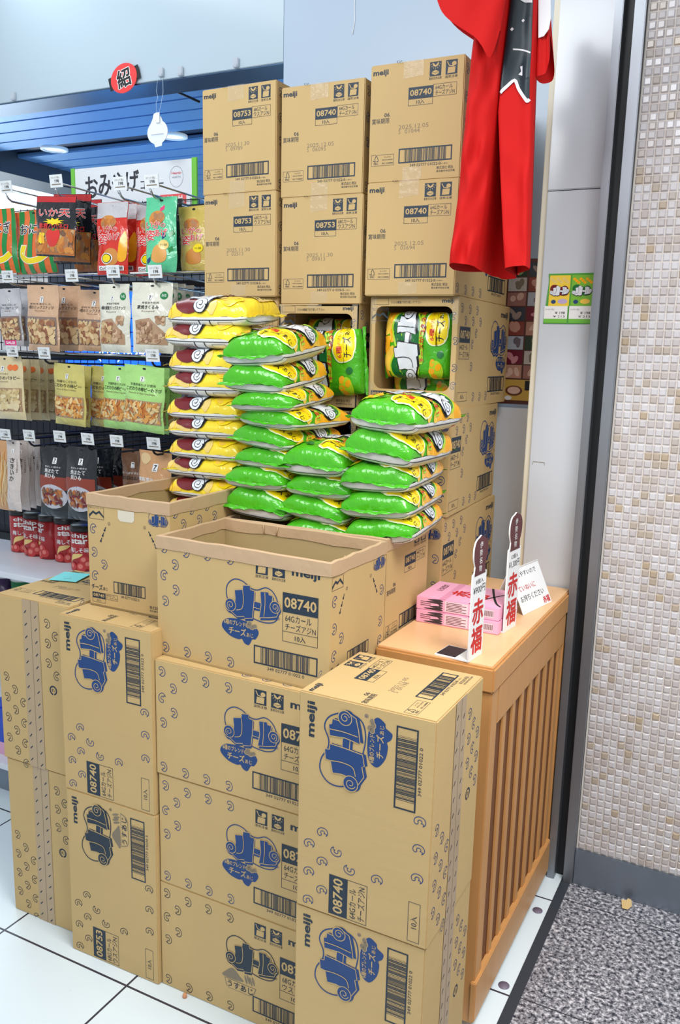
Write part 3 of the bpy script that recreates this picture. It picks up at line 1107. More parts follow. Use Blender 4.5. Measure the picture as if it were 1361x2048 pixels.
# tape label patch on the left open box
pt = Art().poly([(.0845, .219), (.1285, .219), (.1285, .201), (.123, .1955), (.091, .1955), (.0845, .201)], mat('worn_label_patch', (214, 206, 186), .5))
MB().art(pt, FR['E2'], .0006).build('torn_label', ol)['label'] = 'pale worn tape patch'


def window_case(cheese=True):
    """A case whose printed end is cut out to a window for taking bags."""
    t = .0045
    m = MB()
    m.box((0, 0, 0), (W_, L_, t), CARD)
    m.box((0, 0, H_ - t), (W_, L_, H_), CARD)
    m.box((0, 0, t), (t, L_, H_ - t), CARD)
    m.box((W_ - t, 0, t), (W_, L_, H_ - t), CARD)
    m.box((t, 0, t), (W_ - t, t, H_ - t), CARD)
    # window end wall (y = L_) with a rounded opening, in the E2 frame
    u0, u1, v0, v1, r = .0135, .2045, .036, .226, .018
    f = FR['E2']
    n = 6
    inner = []
    for cx, cy, a0 in ((u1 - r, v1 - r, 0), (u0 + r, v1 - r, PI / 2), (u0 + r, v0 + r, PI), (u1 - r, v0 + r, 1.5 * PI)):
        inner += [(cx + r * math.cos(a0 + PI / 2 * i / n), cy + r * math.sin(a0 + PI / 2 * i / n)) for i in range(n + 1)]
    oc = [(W_, H_), (0, H_), (0, 0), (W_, 0)]
    vs, fs = [], []
    k = len(inner)
    q = n + 1
    for h in (0, -t):
        vs += [f(p[0], p[1], h) for p in inner] + [f(p[0], p[1], h) for p in oc]
    o2 = k + 4
    for c in range(4):
        for i in range(n):
            a = c * q + i
            fs += [(a, a + 1, k + c), (a + 1 + o2, a + o2, k + c + o2)]
        a, b = c * q + n, ((c + 1) % 4) * q
        fs += [(a, b, k + (c + 1) % 4, k + c), (b + o2, a + o2, k + c + o2, k + (c + 1) % 4 + o2)]
    for i in range(k):
        j = (i + 1) % k
        fs.append((i, j, j + o2, i + o2))
    m.add(vs, fs, CARD)
    for fc in ('E1', 'F1', 'F2', 'BOT', 'TOP'):
        m.art(face_art(fc, cheese), FR[fc])
    m.art(face_art('E2', cheese, True), f)
    o = m.build('window_case')
    for (a, b) in (((.002, .185), (.016, .247)), ((.204, .185), (.219, .247)), ((.08, .2375), (.12, .2475)), ((.204, .004), (.219, .06)), ((.002, .018), (.014, .05))):
        tp = MB()
        tp.add([f(a[0], a[1], .0012), f(b[0], a[1] + .003, .0012), f(b[0], b[1], .0012), f(a[0], b[1], .0012)], [(0, 1, 2, 3)], CLEAR)
        tp.build('clear_tape', o)
    return o


GW = 'snack cases with a cut-out window'
w1 = window_case()
place(w1, 'E2front', (-.898, 1.841, H_ * 5), .017)
tag(w1, 'case with cut-out window framing a whole green bag, right column under two closed cases', 'box', GW)
w2 = window_case()
place(w2, 'E2front', (BX - .002, BY, BZ - H_), 0)
tag(w2, 'case with cut-out window, a green bag bulging out, middle column', 'box', GW)
w3 = window_case()
place(w3, 'E2front', (BX, BY + .004, BZ - 2 * H_ + .0004), 0)
tag(w3, 'lower window case mostly hidden behind the green bag pile', 'box', GW)

# ------------------------------------------------------------------ puffed snack bags
FILM_G = mat('green_bag_film', (74, 180, 26), 0.22, coat=.4, bump=.5, bscale=18, warp=1.6)
FILM_Y = mat('yellow_bag_film', (250, 222, 52), 0.22, coat=.4, bump=.5, bscale=18, warp=1.6)
FILM_W = mat('white_bag_back', (240, 240, 238), 0.25, coat=.3, bump=.3, bscale=28)
DGREEN = mat('dark_green_print', (16, 112, 52), .25, coat=.3)
MAROON = mat('maroon_print', (112, 26, 34), .25, coat=.3)
LGREEN = mat('lime_print', (176, 220, 40), .25, coat=.3)
YEL = mat('bright_yellow_print', (250, 222, 14), .25, coat=.3)
ORG = mat('orange_puff_print', (250, 178, 28), .25, coat=.3)
ORG2 = mat('pale_puff_print', (250, 206, 76), .25, coat=.3)
ORG3 = mat('cream_puff_print', (238, 208, 120), .25, coat=.3)
LETW = mat('white_letter_print', (226, 232, 240), .25, coat=.3)
INKB = mat('black_letter_print', (22, 24, 28), .3, coat=.3)
INKR = mat('red_letter_print', (218, 48, 42), .3, coat=.3)
TANP = mat('beige_panel_print', (226, 212, 160), .3, coat=.2)


def sup_arc(hx, hz, n, N=400):
    """Arc-length table of the upper half of a superellipse, from (-hx, 0) to (hx, 0)."""
    P = []
    for i in range(N + 1):
        t = PI - PI * i / N
        c, s = math.cos(t), math.sin(t)
        P.append((hx * math.copysign(abs(c) ** (2 / n), c), hz * abs(s) ** (2 / n)))
    S = [0]
    for i in range(N):
        S.append(S[-1] + math.hypot(P[i + 1][0] - P[i][0], P[i + 1][1] - P[i][1]))
    T = S[-1]
    tab = []
    j = 0
    for k in range(201):
        s = T * k / 200
        while j < N - 1 and S[j + 1] < s:
            j += 1
        q = (s - S[j]) / max(S[j + 1] - S[j], 1e-9)
        tab.append((P[j][0] + (P[j + 1][0] - P[j][0]) * q, P[j][1] + (P[j + 1][1] - P[j][1]) * q))

    def f(u):
        u = min(max(u, 0), 1) * 200
        i = min(int(u), 199)
        q = u - i
        return (tab[i][0] + (tab[i + 1][0] - tab[i][0]) * q, tab[i][1] + (tab[i + 1][1] - tab[i][1]) * q)
    return f, T


BAGW, BAGL = .155, .212      # lying size
T1, T2 = .036, .0205          # rise above the seam, drop below it


def bag_mesh(kind, seed):
    rr = random.Random(seed)
    hw, hl = BAGW / 2, BAGL / 2
    cs, AW = sup_arc(hw, T1, 3.2)
    ls, AL = sup_arc(hl, T1 * .9, 4.6)
    cs2, _ = sup_arc(hw, T2, 3.6)
    ls2, _ = sup_arc(hl, T2, 4.2)
    ph = [rr.uniform(0, 6.28) for _ in range(6)]
    lean = rr.uniform(-.004, .004)
    AWm, ALm = AW, AL

    def wr(a, b):
        en = max(0, abs(b - 1) - .58) / .42
        r1 = 1 - 2 * abs(math.sin(a * 6.1 + b * 3.3 + ph[0] + .8 * math.sin(b * 4 + ph[5])))
        r2 = 1 - 2 * abs(math.sin(b * 7.3 - a * 4.1 + ph[3] + .8 * math.sin(a * 5 + ph[4])))
        return .0020 * math.sin(a * 9 + ph[0] + 2 * math.sin(b * 5 + ph[1])) * math.sin(b * 8 + ph[2]) + (.0009 + .0022 * en) * (r1 ** 3 + r2 ** 3)

    def top(u, v):
        x, zc = cs(u / AWm)
        y, zl = ls(v / ALm)
        e = zl / (T1 * .9)
        z = T2 + zc * e
        k = 1 - .05 * (1 - e)
        w = wr(u / AWm * 2, v / ALm * 2) * min(1, e * 1.2)
        q = abs(v / ALm - .5) * 2
        # the end face is drawn in along its middle and its wrinkles run across
        if q > .72:
            y -= math.copysign((q - .72) / .28 * (.004 * math.exp(-(x / .006) ** 2) + .0022 * math.sin(x * 150 + ph[4]) * e + .002 * math.sin(x * 61 + ph[1])), y)
        return Vector((x * k, y * (1 - .03 * (x / hw) ** 2 * (1 if abs(x) < hw else 1)), z + w + lean * x / hw))

    def bot(u, v):
        x, zc = cs2(u / AWm)
        y, zl = ls2(v / ALm)
        e = zl / T2
        k = 1 - .05 * (1 - e)
        return Vector((x * k, y * (1 - .03 * (x / hw) ** 2), T2 - zc * e + lean * x / hw))

    def surf(u, v, h, fn=top, sg=1):
        d = .0015
        p = fn(u, v)
        n = (fn(min(u + d, AWm), v) - fn(max(u - d, 0), v)).cross(fn(u, min(v + d, ALm)) - fn(u, max(v - d, 0)))
        if n.length < 1e-12:
            n = Vector((0, 0, 1))
        return p + n.normalized() * h * sg
    NU, NV = 22, 24
    m = MB()
    film = FILM_G if kind == 'g' else FILM_Y
    us = [AWm * i / NU for i in range(NU + 1)]
    vs_ = [ALm * j / NV for j in range(NV + 1)]
    for fn, mt, flip in ((top, film, 0), (bot, FILM_W, 1)):
        V = [fn(u, v) for v in vs_ for u in us]
        F = []
        for j in range(NV):
            for i in range(NU):
                q = (j * (NU + 1) + i, j * (NU + 1) + i + 1, (j + 1) * (NU + 1) + i + 1, (j + 1) * (NU + 1) + i)
                F.append(tuple(reversed(q)) if flip else q)
        m.add(V, F, mt, True)
    # sealed fins at both ends, crimped and a little flared at the corners
    for sgn in (-1, 1):
        V, F = [], []
        n = 18
        for i in range(n + 1):
            q = i / n * 2 - 1
            x = q * hw * 1.03
            yb = sgn * hl * .985
            z0 = T2 + .0012 * math.sin(i * 1.9 + ph[4]) + lean * q
            out = .010 + .001 * math.sin(i * 2.7 + ph[2])
            dz = .004 * math.sin(q * 3 + ph[5]) + (.006 * q * q if rr.random() > 2 else 0)
            V += [(x, yb, z0 + .0006), (x * 1.02, yb + sgn * out, z0 + dz + .0005), (x, yb, z0 - .0006), (x * 1.02, yb + sgn * out, z0 + dz - .0005)]
        for i in range(n):
            a, b = 4 * i, 4 * i + 4
            F += [(a, b, b + 1, a + 1), (a + 2, a + 3, b + 3, b + 2), (a + 1, b + 1, b + 3, a + 3)]
        m.add(V, F, film, True)
    a = Art()
    X = lambda q: q * AWm
    Y = lambda q: q * ALm
    if kind == 'g':
        # puffs scattered over the upper half and the rim
        for x, y, r, c in ((.12, .9, .10, ORG), (.3, .86, .12, ORG2), (.52, .88, .11, ORG), (.74, .86, .12, ORG2), (.9, .9, .10, ORG), (.03, .76, .08, ORG), (.1, .62, .09, ORG2), (.95, .76, .09, ORG), (.9, .64, .09, ORG2),
                           (.98, .58, .07, ORG), (.02, .5, .08, ORG), (.18, .78, .09, ORG), (.8, .78, .09, ORG), (.42, .8, .08, ORG2), (.62, .79, .08, ORG), (.05, .22, .07, ORG), (.97, .42, .06, ORG2), (.97, .86, .12, ORG), (.99, .68, .11, ORG2), (.03, .9, .11, ORG), (.01, .66, .1, ORG2), (.5, .97, .1, ORG), (.85, .97, .1, ORG2), (.98, .5, .09, ORG), (.95, .3, .05, ORG2)):
            a.poly([(X(x) + AWm * r * math.cos(t) * (1 + .2 * math.sin(3 * t + x * 9)), Y(y) + AWm * r * .85 * math.sin(t) * (1 + .2 * math.cos(2 * t + y * 7))) for t in [2 * PI * i / 14 for i in range(14)]], c, x * .9)
        a.poly(smooth([(X(.04), Y(.56)), (X(.06), Y(.76)), (X(.26), Y(.83)), (X(.47), Y(.755)), (X(.7), Y(.81)), (X(.93), Y(.74)), (X(.96), Y(.56)), (X(.8), Y(.45)), (X(.5), Y(.44)), (X(.2), Y(.45))]), LGREEN, 1)
        a.poly(smooth([(X(.07), Y(.57)), (X(.09), Y(.74)), (X(.26), Y(.81)), (X(.47), Y(.73)), (X(.7), Y(.79)), (X(.91), Y(.72)), (X(.93), Y(.57)), (X(.8), Y(.47)), (X(.5), Y(.46)), (X(.2), Y(.47))]), DGREEN, 2)
        logo(a, X(.06), Y(.46), X(.95), Y(.80), LETW, INKB, INKB, None, None, 3)
        a.poly([(X(.28), Y(.46)), (X(.96), Y(.455)), (X(.96), Y(.405)), (X(.28), Y(.41))], LGREEN, 2)
        a.text('チーズがコクうま!', X(.3), Y(.395), X(.94), Y(.45), INKR, 9, .03)
        a.poly(smooth([(X(.5), Y(.25)), (X(.53), Y(.345)), (X(.7), Y(.39)), (X(.9), Y(.355)), (X(.97), Y(.25)), (X(.9), Y(.145)), (X(.72), Y(.11)), (X(.55), Y(.15))]), mat('pale_print_edge', (238, 246, 200), .3, coat=.3), 1)
        a.poly(smooth([(X(.515), Y(.25)), (X(.545), Y(.335)), (X(.7), Y(.378)), (X(.89), Y(.345)), (X(.955), Y(.25)), (X(.89), Y(.155)), (X(.72), Y(.122)), (X(.56), Y(.16))]), YEL, 2)
        a.text('6種', X(.56), Y(.275), X(.70), Y(.335), INKR, 3, .04)
        a.text('のブレンド', X(.71), Y(.285), X(.93), Y(.325), INKR, 3, .0)
        a.text('チーズ', X(.56), Y(.165), X(.80), Y(.26), INKB, 3, .03)
        a.text('あじ', X(.82), Y(.185), X(.94), Y(.235), INKB, 3, .02)
        a.disc(X(.75), Y(.405), X(.10), Y(.03), mat('dish_print', (120, 70, 50), .3), 2)
        for q, c in enumerate((ORG, LETW, YEL, ORG2)):
            a.disc(X(.69 + .04 * q), Y(.41), X(.025), Y(.016), c, 3, 8)
        a.disc(X(.40), Y(.20), X(.045), Y(.04), DGREEN, 2, 10)
        a.disc(X(.2), Y(.25), X(.13), Y(.085), LGREEN, 1)
        for x, y in ((.13, .27), (.25, .22), (.2, .3), (.3, .29)):
            a.disc(X(x), Y(y), X(.05), Y(.03), ORG, 2, 10, x * 9)
    else:
        for i in range(30):
            x, y = rr.uniform(.0, 1), rr.uniform(.42, .98)
            r = rr.uniform(.05, .09)
            c = rr.choice((ORG3, ORG2, ORG3))
            a.poly([(X(x) + AWm * r * math.cos(t) * (1 + .25 * math.sin(3 * t + i)), Y(y) + AWm * r * .85 * math.sin(t) * (1 + .2 * math.cos(2 * t + i))) for t in [2 * PI * k / 12 for k in range(12)]], c, i * .03)
        a.it = [(([(min(max(p[0], 0), AWm), min(max(p[1], 0), ALm)) for p in vv]), ff, mm, ll) for vv, ff, mm, ll in a.it]
        a.poly(smooth([(X(.05), Y(.6)), (X(.08), Y(.8)), (X(.26), Y(.85)), (X(.47), Y(.775)), (X(.7), Y(.83)), (X(.93), Y(.76)), (X(.95), Y(.58)), (X(.8), Y(.47)), (X(.5), Y(.46)), (X(.2), Y(.47))]), MAROON, 2)
        logo(a, X(.05), Y(.46), X(.95), Y(.82), LETW, INKB, INKB, None, None, 3)
        a.poly([(X(.4), Y(.1)), (X(.95), Y(.12)), (X(.95), Y(.3)), (X(.42), Y(.28))], ORG3, 1)
        a.text('うすあじ', X(.44), Y(.14), X(.92), Y(.26), INKB, 3, .035)
        a.disc(X(.22), Y(.28), X(.12), Y(.1), YEL, 1)
        for x, y in ((.16, .3), (.26, .26), (.22, .34)):
            a.disc(X(x), Y(y), X(.05), Y(.03), ORG2, 2, 10, x * 9)
    PUFF = (ORG, ORG2, ORG3)
    a.it = [(([(min(max(p[0], 0), AWm), min(max(p[1], 0), ALm)) for p in vv]), ff, mm, ll + (0 if (ll < 1 and mm in PUFF) else 3.5)) for vv, ff, mm, ll in a.it]
    m.conform(a, surf, us, vs_, .0009, .00022)
    # white back: dark seam line, printed panels along the long edges
    b = Art()
    e0 = .012
    b.line([(X(.035), Y(.05)), (X(.035), Y(.95))], .0016, INKB, 1)
    b.line([(X(.965), Y(.05)), (X(.965), Y(.95))], .0016, INKB, 1)
    b.line([(X(.04), Y(.05)), (X(.96), Y(.05))], .0016, INKB, 1)
    b.line([(X(.04), Y(.95)), (X(.96), Y(.95))], .0016, INKB, 1)
    if kind == 'g':
        for sx in (0, 1):
            x0, x1 = ((.045, .22), (.78, .955))[sx]
            b.rect(X(x0), Y(.12), X(x1), Y(.9), TANP, 0)
            for q in range(5):
                b.rect(X(x0 + .06), Y(.2 + q * .13), X(x0 + .11), Y(.24 + q * .13), (DGREEN, INKR, INKB)[q % 3], 1)
            b.rect(X(x0 + .03), Y(.78), X(x1 - .03), Y(.85), INKR, 1)
    else:
        for y in (.46, .58):
            b.rect(X(.04), Y(y), X(.2), Y(y + .012), INKB, 1)
            b.rect(X(.8), Y(y), X(.96), Y(y + .012), INKB, 1)
        for q in range(12):
            for x0, x1 in ((.06, .16), (.84, .94)):
                b.rect(X(x0), Y(.62 + q * .024), X(x1), Y(.626 + q * .024), GREY, 1)
        for x0, x1 in ((.06, .18), (.82, .94)):
            b.frame(X(x0), Y(.22), X(x1), Y(.38), .0012, GREY, 1)
    m.conform(b, lambda u, v, h: surf(u, v, h, bot, -1), us, vs_, .0006, .0002)
    return m.mesh('snack_bag')


BAGS = {'g': [bag_mesh('g', s) for s in (1, 2, 3)], 'y': [bag_mesh('y', s) for s in (4, 5)]}
_bc = [0]


def bag(kind, centre, yaw, label, group, tilt=(0, 0), scale=(1, 1, 1)):
    o = bpy.data.objects.new('snack_bag', BAGS[kind][_bc[0] % len(BAGS[kind])])
    _bc[0] += 1
    COL.objects.link(o)
    M = Matrix.Rotation(yaw, 4, 'Z') @ Matrix.Rotation(tilt[0], 4, 'X') @ Matrix.Rotation(tilt[1], 4, 'Y')
    o.matrix_world = Matrix.Translation(Vector(centre)) @ M @ Matrix.Diagonal((*scale, 1))
    tag(o, label, 'snack bag', group)
    return o


ORD = ['topmost', 'second from the top', 'third from the top', 'fourth from the top', 'fifth from the top', 'sixth from the top', 'seventh from the top', 'eighth from the top', 'ninth from the top', 'tenth from the top']
# yellow stack: tops towards -X, seam heights measured one by one
ys = [(-1.192, 1.431, .05, 1.03), (-1.204, 1.376, .02, 1.0), (-1.197, 1.322, -.02, .98), (-1.200, 1.266, .01, .98), (-1.204, 1.216, -.01, .98), (-1.200, 1.169, .02, .97), (-1.200, 1.122, .0, .97), (-1.206, 1.073, -.03, .98), (-1.203, 1.027, .02, .97), (-1.203, .980, .0, .97)]
for k, (x, z, yw, sl) in enumerate(ys):
    lb = 'yellow snack bag, ' + ORD[k] + ' of the yellow stack'
    if k == 9:
        lb = 'lowest yellow snack bag, half sunk in the open box'
    dz = (ys[k - 1][1] - z) if k else .06
    bag('y', (x, 1.672, z - T2), PI / 2 + yw, lb, 'yellow snack bags in one stack', (random.uniform(-.02, .02), -.02 + random.uniform(-.02, .02)), (1.02, sl, min(1.15, max(.9, dz / .0565 * 1.12))))
for k in range(3):
    bag('y', (-1.203, 1.672, .804 + k * .052), PI / 2 + .02 * k, 'yellow snack bag inside the left open box, under the yellow stack', 'yellow bags hidden in the box', (0, 0), (1.0, .97, .9))

# green bags in the second open box: three columns
def gb(col, rows, names):
    for k, (x, y, z, yw, tx, ty) in enumerate(rows):
        dz = (rows[k - 1][2] - z) if k else .075
        bag('g', (x, y, z - T2), yw, names(k, len(rows)), 'green snack bags piled in the open box', (tx + .03, ty), (1, 1, min(1.3, max(.86, dz / .0565 * 1.15))))


gl = [(-1.032, 1.646, 1.357, -.10, .10, -.03), (-1.034, 1.646, 1.297, -.06, .09, -.03), (-1.016, 1.644, 1.262, -.02, .05, -.02), (-.985, 1.648, 1.222, .16, -.02, .06), (-1.004, 1.648, 1.172, .18, -.02, .02), (-1.006, 1.646, 1.128, .1, 0, .0), (-1.020, 1.638, 1.082, .03, 0, .02), (-1.016, 1.636, 1.015, .0, 0, .0)]
gl = [(-1.034, 1.648, 1.352, .04, .10, -.03), (-1.034, 1.648, 1.294, .03, .09, -.03), (-1.012, 1.646, 1.252, .05, .05, -.02), (-.984, 1.650, 1.210, -.16, -.02, .05), (-1.004, 1.650, 1.166, -.16, -.02, .02), (-1.000, 1.648, 1.124, -.06, 0, .02), (-1.022, 1.640, 1.076, -.02, 0, .02), (-1.018, 1.638, 1.012, .0, 0, .0)]
gb(0, gl, lambda k, n: 'green snack bag, ' + ORD[k] + ' of the left green column' if k < n - 1 else 'lowest green snack bag of the left green column, at the box rim')
gh = [(-.872, 1.640, 1.118, -.05, .0, .0), (-.866, 1.646, 1.072, -.02, 0, .02), (-.874, 1.640, 1.022, -.04, 0, .04), (-.872, 1.636, .968, .02, 0, .02)]
gb(1, gh, lambda k, n: 'green snack bag, ' + ORD[k] + ' of the short middle green column' if k < n - 1 else 'green snack bag sunk in the box between the two green columns')
gr = [(-.708, 1.640, 1.222, -.10, .0, .06), (-.722, 1.640, 1.156, -.06, -.01, .03), (-.734, 1.642, 1.100, .02, .02, -.02), (-.732, 1.642, 1.045, .03, .03, -.03), (-.722, 1.640, .992, .06, .03, -.2)]
gb(2, gr, lambda k, n: 'green snack bag, ' + ORD[k] + ' of the right green column' if k < n - 1 else 'tilted green snack bag at the foot of the right green column, on the rim')
for x, n_, z0 in ((-.985, 3, .752), (-.79, 3, .752)):
    for k in range(n_):
        bag('g', (x, 1.630, z0 + k * .056), 0, 'green snack bag deep inside the open box under the green columns', 'green bags hidden in the box', (0, 0), (1, .92, .95))

# bags behind the windows: stood upright on edge, prints facing the shopper, turned a quarter
def window_bag(cx, cy, cz, label, roll=PI / 2, lean=0.0, sc=(1, 1, 1)):
    o = bpy.data.objects.new('snack_bag', BAGS['g'][_bc[0] % 3])
    _bc[0] += 1
    COL.objects.link(o)
    M = Matrix.Rotation(PI / 2 + lean, 4, 'X') @ Matrix.Rotation(roll, 4, 'Z')
    o.matrix_world = Matrix.Translation((cx, cy, cz)) @ M @ Matrix.Diagonal((*sc, 1))
    return tag(o, label, 'snack bag', 'green snack bags in the window cases')


window_bag(-.790, 1.922, 1.378, 'green snack bag filling the cut-out window of the right column', PI / 2, 0, (.98, .81, 1))
window_bag(-.792, 1.985, 1.325, 'green snack bag behind, showing at the bottom of the right window', PI / 2 - .04, 0, (.9, .8, 1))
window_bag(-1.000, 1.862, 1.330, 'green snack bag bulging out of the middle column window', PI / 2 + .1, .03, (1, .86, 1))
window_bag(-1.035, 1.965, 1.370, 'green snack bag in the shade behind the bulging one, middle window', PI / 2, 0, (.9, .8, 1))
window_bag(-1.03, 1.94, 1.08, 'green snack bag seen edge-on in the lower middle window', PI / 2, 0, (.9, .8, 1))

# ------------------------------------------------------------------ wooden counter
ct = empty('wooden_counter', (-.555, 1.79, 0))
tag(ct, 'light wooden counter with slatted side at the shop edge', 'counter')


def cpart(mb, name):
    o = mb.build(name)
    o.parent = ct
    o.matrix_parent_inverse = Matrix.Translation((.555, -1.79, 0))
    return o


X0, X1, Y0, Y1, ZT = -.680, -.432, 1.462, 2.108, .785
cpart(MB().box((X0, Y0, ZT - .052), (X1, Y1, ZT - .002), WOOD, .004), 'counter_slab')
cpart(MB().box((X0 + .002, Y0 + .008, ZT - .003), (X1 - .008, Y1 - .006, ZT), WOODL), 'laminate_top')
cpart(MB().box((X0 + .01, Y0 + .008, .02), (X0 + .05, Y0 + .048, ZT - .052), WOOD, .002).box((X1 - .046, Y0 + .006, .012), (X1 - .004, Y0 + .048, ZT - .052), WOOD, .002), 'front_posts')
cpart(MB().box((X0 + .01, Y1 - .05, .02), (X0 + .05, Y1 - .01, ZT - .052), WOOD, .002).box((X1 - .046, Y1 - .05, .012), (X1 - .004, Y1 - .01, ZT - .052), WOOD, .002), 'rear_posts')
cpart(MB().box((X1 - .0112, Y0 + .046, .655), (X1 - .003, Y1 - .046, ZT - .052), WOOD, .002), 'upper_rail')
cpart(MB().box((X1 - .0112, Y0 + .0, .022), (X1 + .0015, Y1 - .045, .112), WOOD, .002), 'lower_rail')
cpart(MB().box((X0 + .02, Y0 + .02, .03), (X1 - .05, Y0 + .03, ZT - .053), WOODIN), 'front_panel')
cpart(MB().box((X1 - .025, Y0 + .05, .03), (X1 - .0115, Y1 - .05, ZT - .053), WOODIN), 'gap_shade_panel')  # dark panel close behind the slats, shade of the deep gaps in its colour
ns = 8
for k in range(ns):
    yy = Y0 + .098 + k * .0655
    s = MB().box((X1 - .0112, yy, .111), (X1 - .0055, yy + .022, .656), WOOD, .001)
    o = cpart(s, 'slat')

# pink gift boxes
PINK = mat('pink_gift_paper', (246, 176, 208), .45, mottle=.02)
PINKL = mat('pale_pink_print', (250, 214, 228), .5)


def gift_box(x, y, z, rz, label):
    w, d, h = .186, .142, .0285
    m = MB().box((0, 0, 0), (w, d, h), PINK, .0012)
    fr = plane_frame((0, 0, 0), (1, 0, 0), (0, 0, 1))
    a = Art()
    for q in range(5):
        a.poly(smooth([(.052 - .02 * math.sin(q * 2 + 1) - .018, .004 + q * .005), (.052, .002 + q * .005), (.062, .004 + q * .0052), (.05, .0075 + q * .005)], 4), mat('dark_pine_print', (58, 48, 56), .5), 0)
    a.rect(.066, .003, .118, .026, PINKL, 0)
    for q in range(6):
        a.rect(.069, .005 + q * .0034, .114 - (q % 2) * .01, .0066 + q * .0034, mat('brown_print', (110, 70, 80), .5), 1)
    for q in range(3):
        a.rect(.010, .010 + q * .004, .034, .0113 + q * .004, mat('brown_print', (110, 70, 80), .5), 0)
    a.rect(.150, .006, .174, .022, PINKL, 0)
    for q in range(11):
        a.rect(.152 + q * .002, .008, .1531 + q * .002, .020, BLACK, 1)
    m.art(a, fr)
    t = Art()
    t.text('赤', .060, .045, .100, .085, RED, 2, .05, PI / 2)
    t.text('福', .100, .040, .142, .080, RED, 2, .05, PI / 2)
    t.text('伊勢名物', .022, .06, .036, .12, mat('brown_print', (110, 70, 80), .5), 1, 0)
    t.line(smooth([(.12, .0), (.14, .05), (.16, .09), (.186, .13)], 4, False), .005, BLACK, 0)
    t.line(smooth([(.13, .14), (.15, .08), (.17, .03), (.185, .01)], 4, False), .005, BLACK, 0)
    t.rect(.052, .0, .066, .142, mat('pink_band', (226, 150, 182), .5), 0)
    m.art(t, plane_frame((0, 0, h), (1, 0, 0), (0, 1, 0)))
    o = m.build('gift_box')
    o.location = (x, y, z)
    o.rotation_euler = (0, 0, rz)
    return tag(o, label, 'gift box', 'pink gift boxes on the counter')


gift_box(-.672, 1.650, ZT + .0004, .012, 'pink gift box directly on the wooden counter, under another')
gift_box(-.673, 1.651, ZT + .0294, .018, 'pink gift box on top of the other, red characters on its lid')

# price signs: L-shaped white plates with a lantern-shaped brown head
BROWN = mat('sign_brown', (92, 40, 44), .5)


def pop_sign(x, y, z, ht, wd, count, price, label, foot):
    o = empty('price_sign', (x, y, z), -.10)
    tag(o, label, 'sign', 'white price signs on the counter')
    hd = ht * .33
    out = [(0, 0), (wd, 0), (wd, ht * .69), (wd * .9, ht * .70), (wd * .86, ht * .76)]
    top = smooth([(wd * .86, ht * .76), (wd * .98, ht * .83), (wd * .98, ht * .91), (wd * .84, ht * .965), (wd * .6, ht * .985), (wd * .5, ht), (wd * .34, ht * .985), (wd * .14, ht * .965), (wd * .02, ht * .91), (wd * .02, ht * .83), (wd * .14, ht * .76)], 4, False)
    outline = [(0, 0), (wd, 0), (wd, ht * .70), (wd * .88, ht * .71)] + top + [(wd * .12, ht * .71), (0, ht * .70)]
    fr = plane_frame((0, 0, 0), (0, 1, 0), (0, 0, 1))
    m = MB().plate(outline, .003, PAPER, fr)
    a = Art()
    a.poly([(wd * .1, ht * .685), (wd * .9, ht * .685), (wd * .86, ht * .73)] + top + [(wd * .12, ht * .73)], BROWN, 0)
    a.vtext('伊勢名物', wd * .5, ht * .95, ht * .052, PAPER, 1, .01, 1.2)
    a.text(count, wd * .24, ht * .615, wd * .78, ht * .655, BLACK, 0, .005)
    a.text(price, wd * .08, ht * .535, wd * .94, ht * .60, BLACK, 0, .01)
    a.text('赤', wd * .12, ht * .29, wd * .88, ht * .49, RED, 0, .05)
    a.text('福', wd * .12, ht * .05, wd * .88, ht * .26, RED, 0, .05)
    m.art(a, fr)
    m.build('sign_plate', o)
    ft = MB().box((-.072, 0, 0), (-.003, wd, .0025), PAPER).build('sign_foot', o)
    if foot:
        MB().box((-.070, .004, .0026), (-.030, wd - .004, .0034), mat('black_magnet_sheet', (34, 32, 40), .4)).build('black_pad', ft)['label'] = 'black pad lying on the foot'
    return o


pop_sign(-.486, 1.466, ZT + .0003, .243, .062, '8個入', '¥900円', 'nearer white price sign with brown head, 900 yen, black pad on its foot', True)
pop_sign(-.480, 1.672, ZT + .0003, .255, .066, '12個入', '¥1,300円', 'farther white price sign with brown head, right of the pink boxes', False)

# folded notice card
o = empty('notice_card', (-.495, 1.86, ZT))
tag(o, 'white folded notice card standing at the back of the counter', 'sign')
u = Vector((.028, .147, 0))
fr = plane_frame((.016, -.042, .0005), (.187, .982, 0), (-.42, .08, .90))
m = MB().plate([(0, 0), (.150, 0), (.150, .105), (0, .105)], .0012, PAPER, fr)
a = Art()
a.text('倒れやすいので', .012, .082, .125, .095, BLACK, 0, 0)
a.text('ていねいに', .016, .050, .100, .063, RED, 0, 0)
a.text('お持ちください', .012, .026, .128, .041, BLACK, 0, 0)
a.text('赤福', .112, .004, .145, .020, RED, 0, .04)
m.art(a, fr)
m.build('front_leaf', o)
MB().plate([(0, 0), (.150, 0), (.150, .105), (0, .105)], .0012, PAPER, plane_frame((-.062, -.030, .0005), (.187, .982, 0), (.34, -.06, .92))).build('rear_leaf', o)

# sticky note on the leftmost case
nt = MB().plate([(0, 0), (.075, 0), (.075, .075), (0, .075)], .0005, mat('cyan_note', (128, 226, 232), .6), plane_frame((-1.535, 1.428, L_ * 2 + .0035), (.93, .25, 0), (-.25, .93, .02)))
nt.art(Art().line([(.03, .02), (.04, .022), (.05, .02)], .001, GREY).line([(.04, .032), (.046, .03)], .001, GREY), plane_frame((-1.535, 1.428, L_ * 2 + .0035), (.93, .25, 0), (-.25, .93, .02)))
tag(nt.build('sticky_note'), 'cyan sticky note on top of the leftmost upright case', 'note')

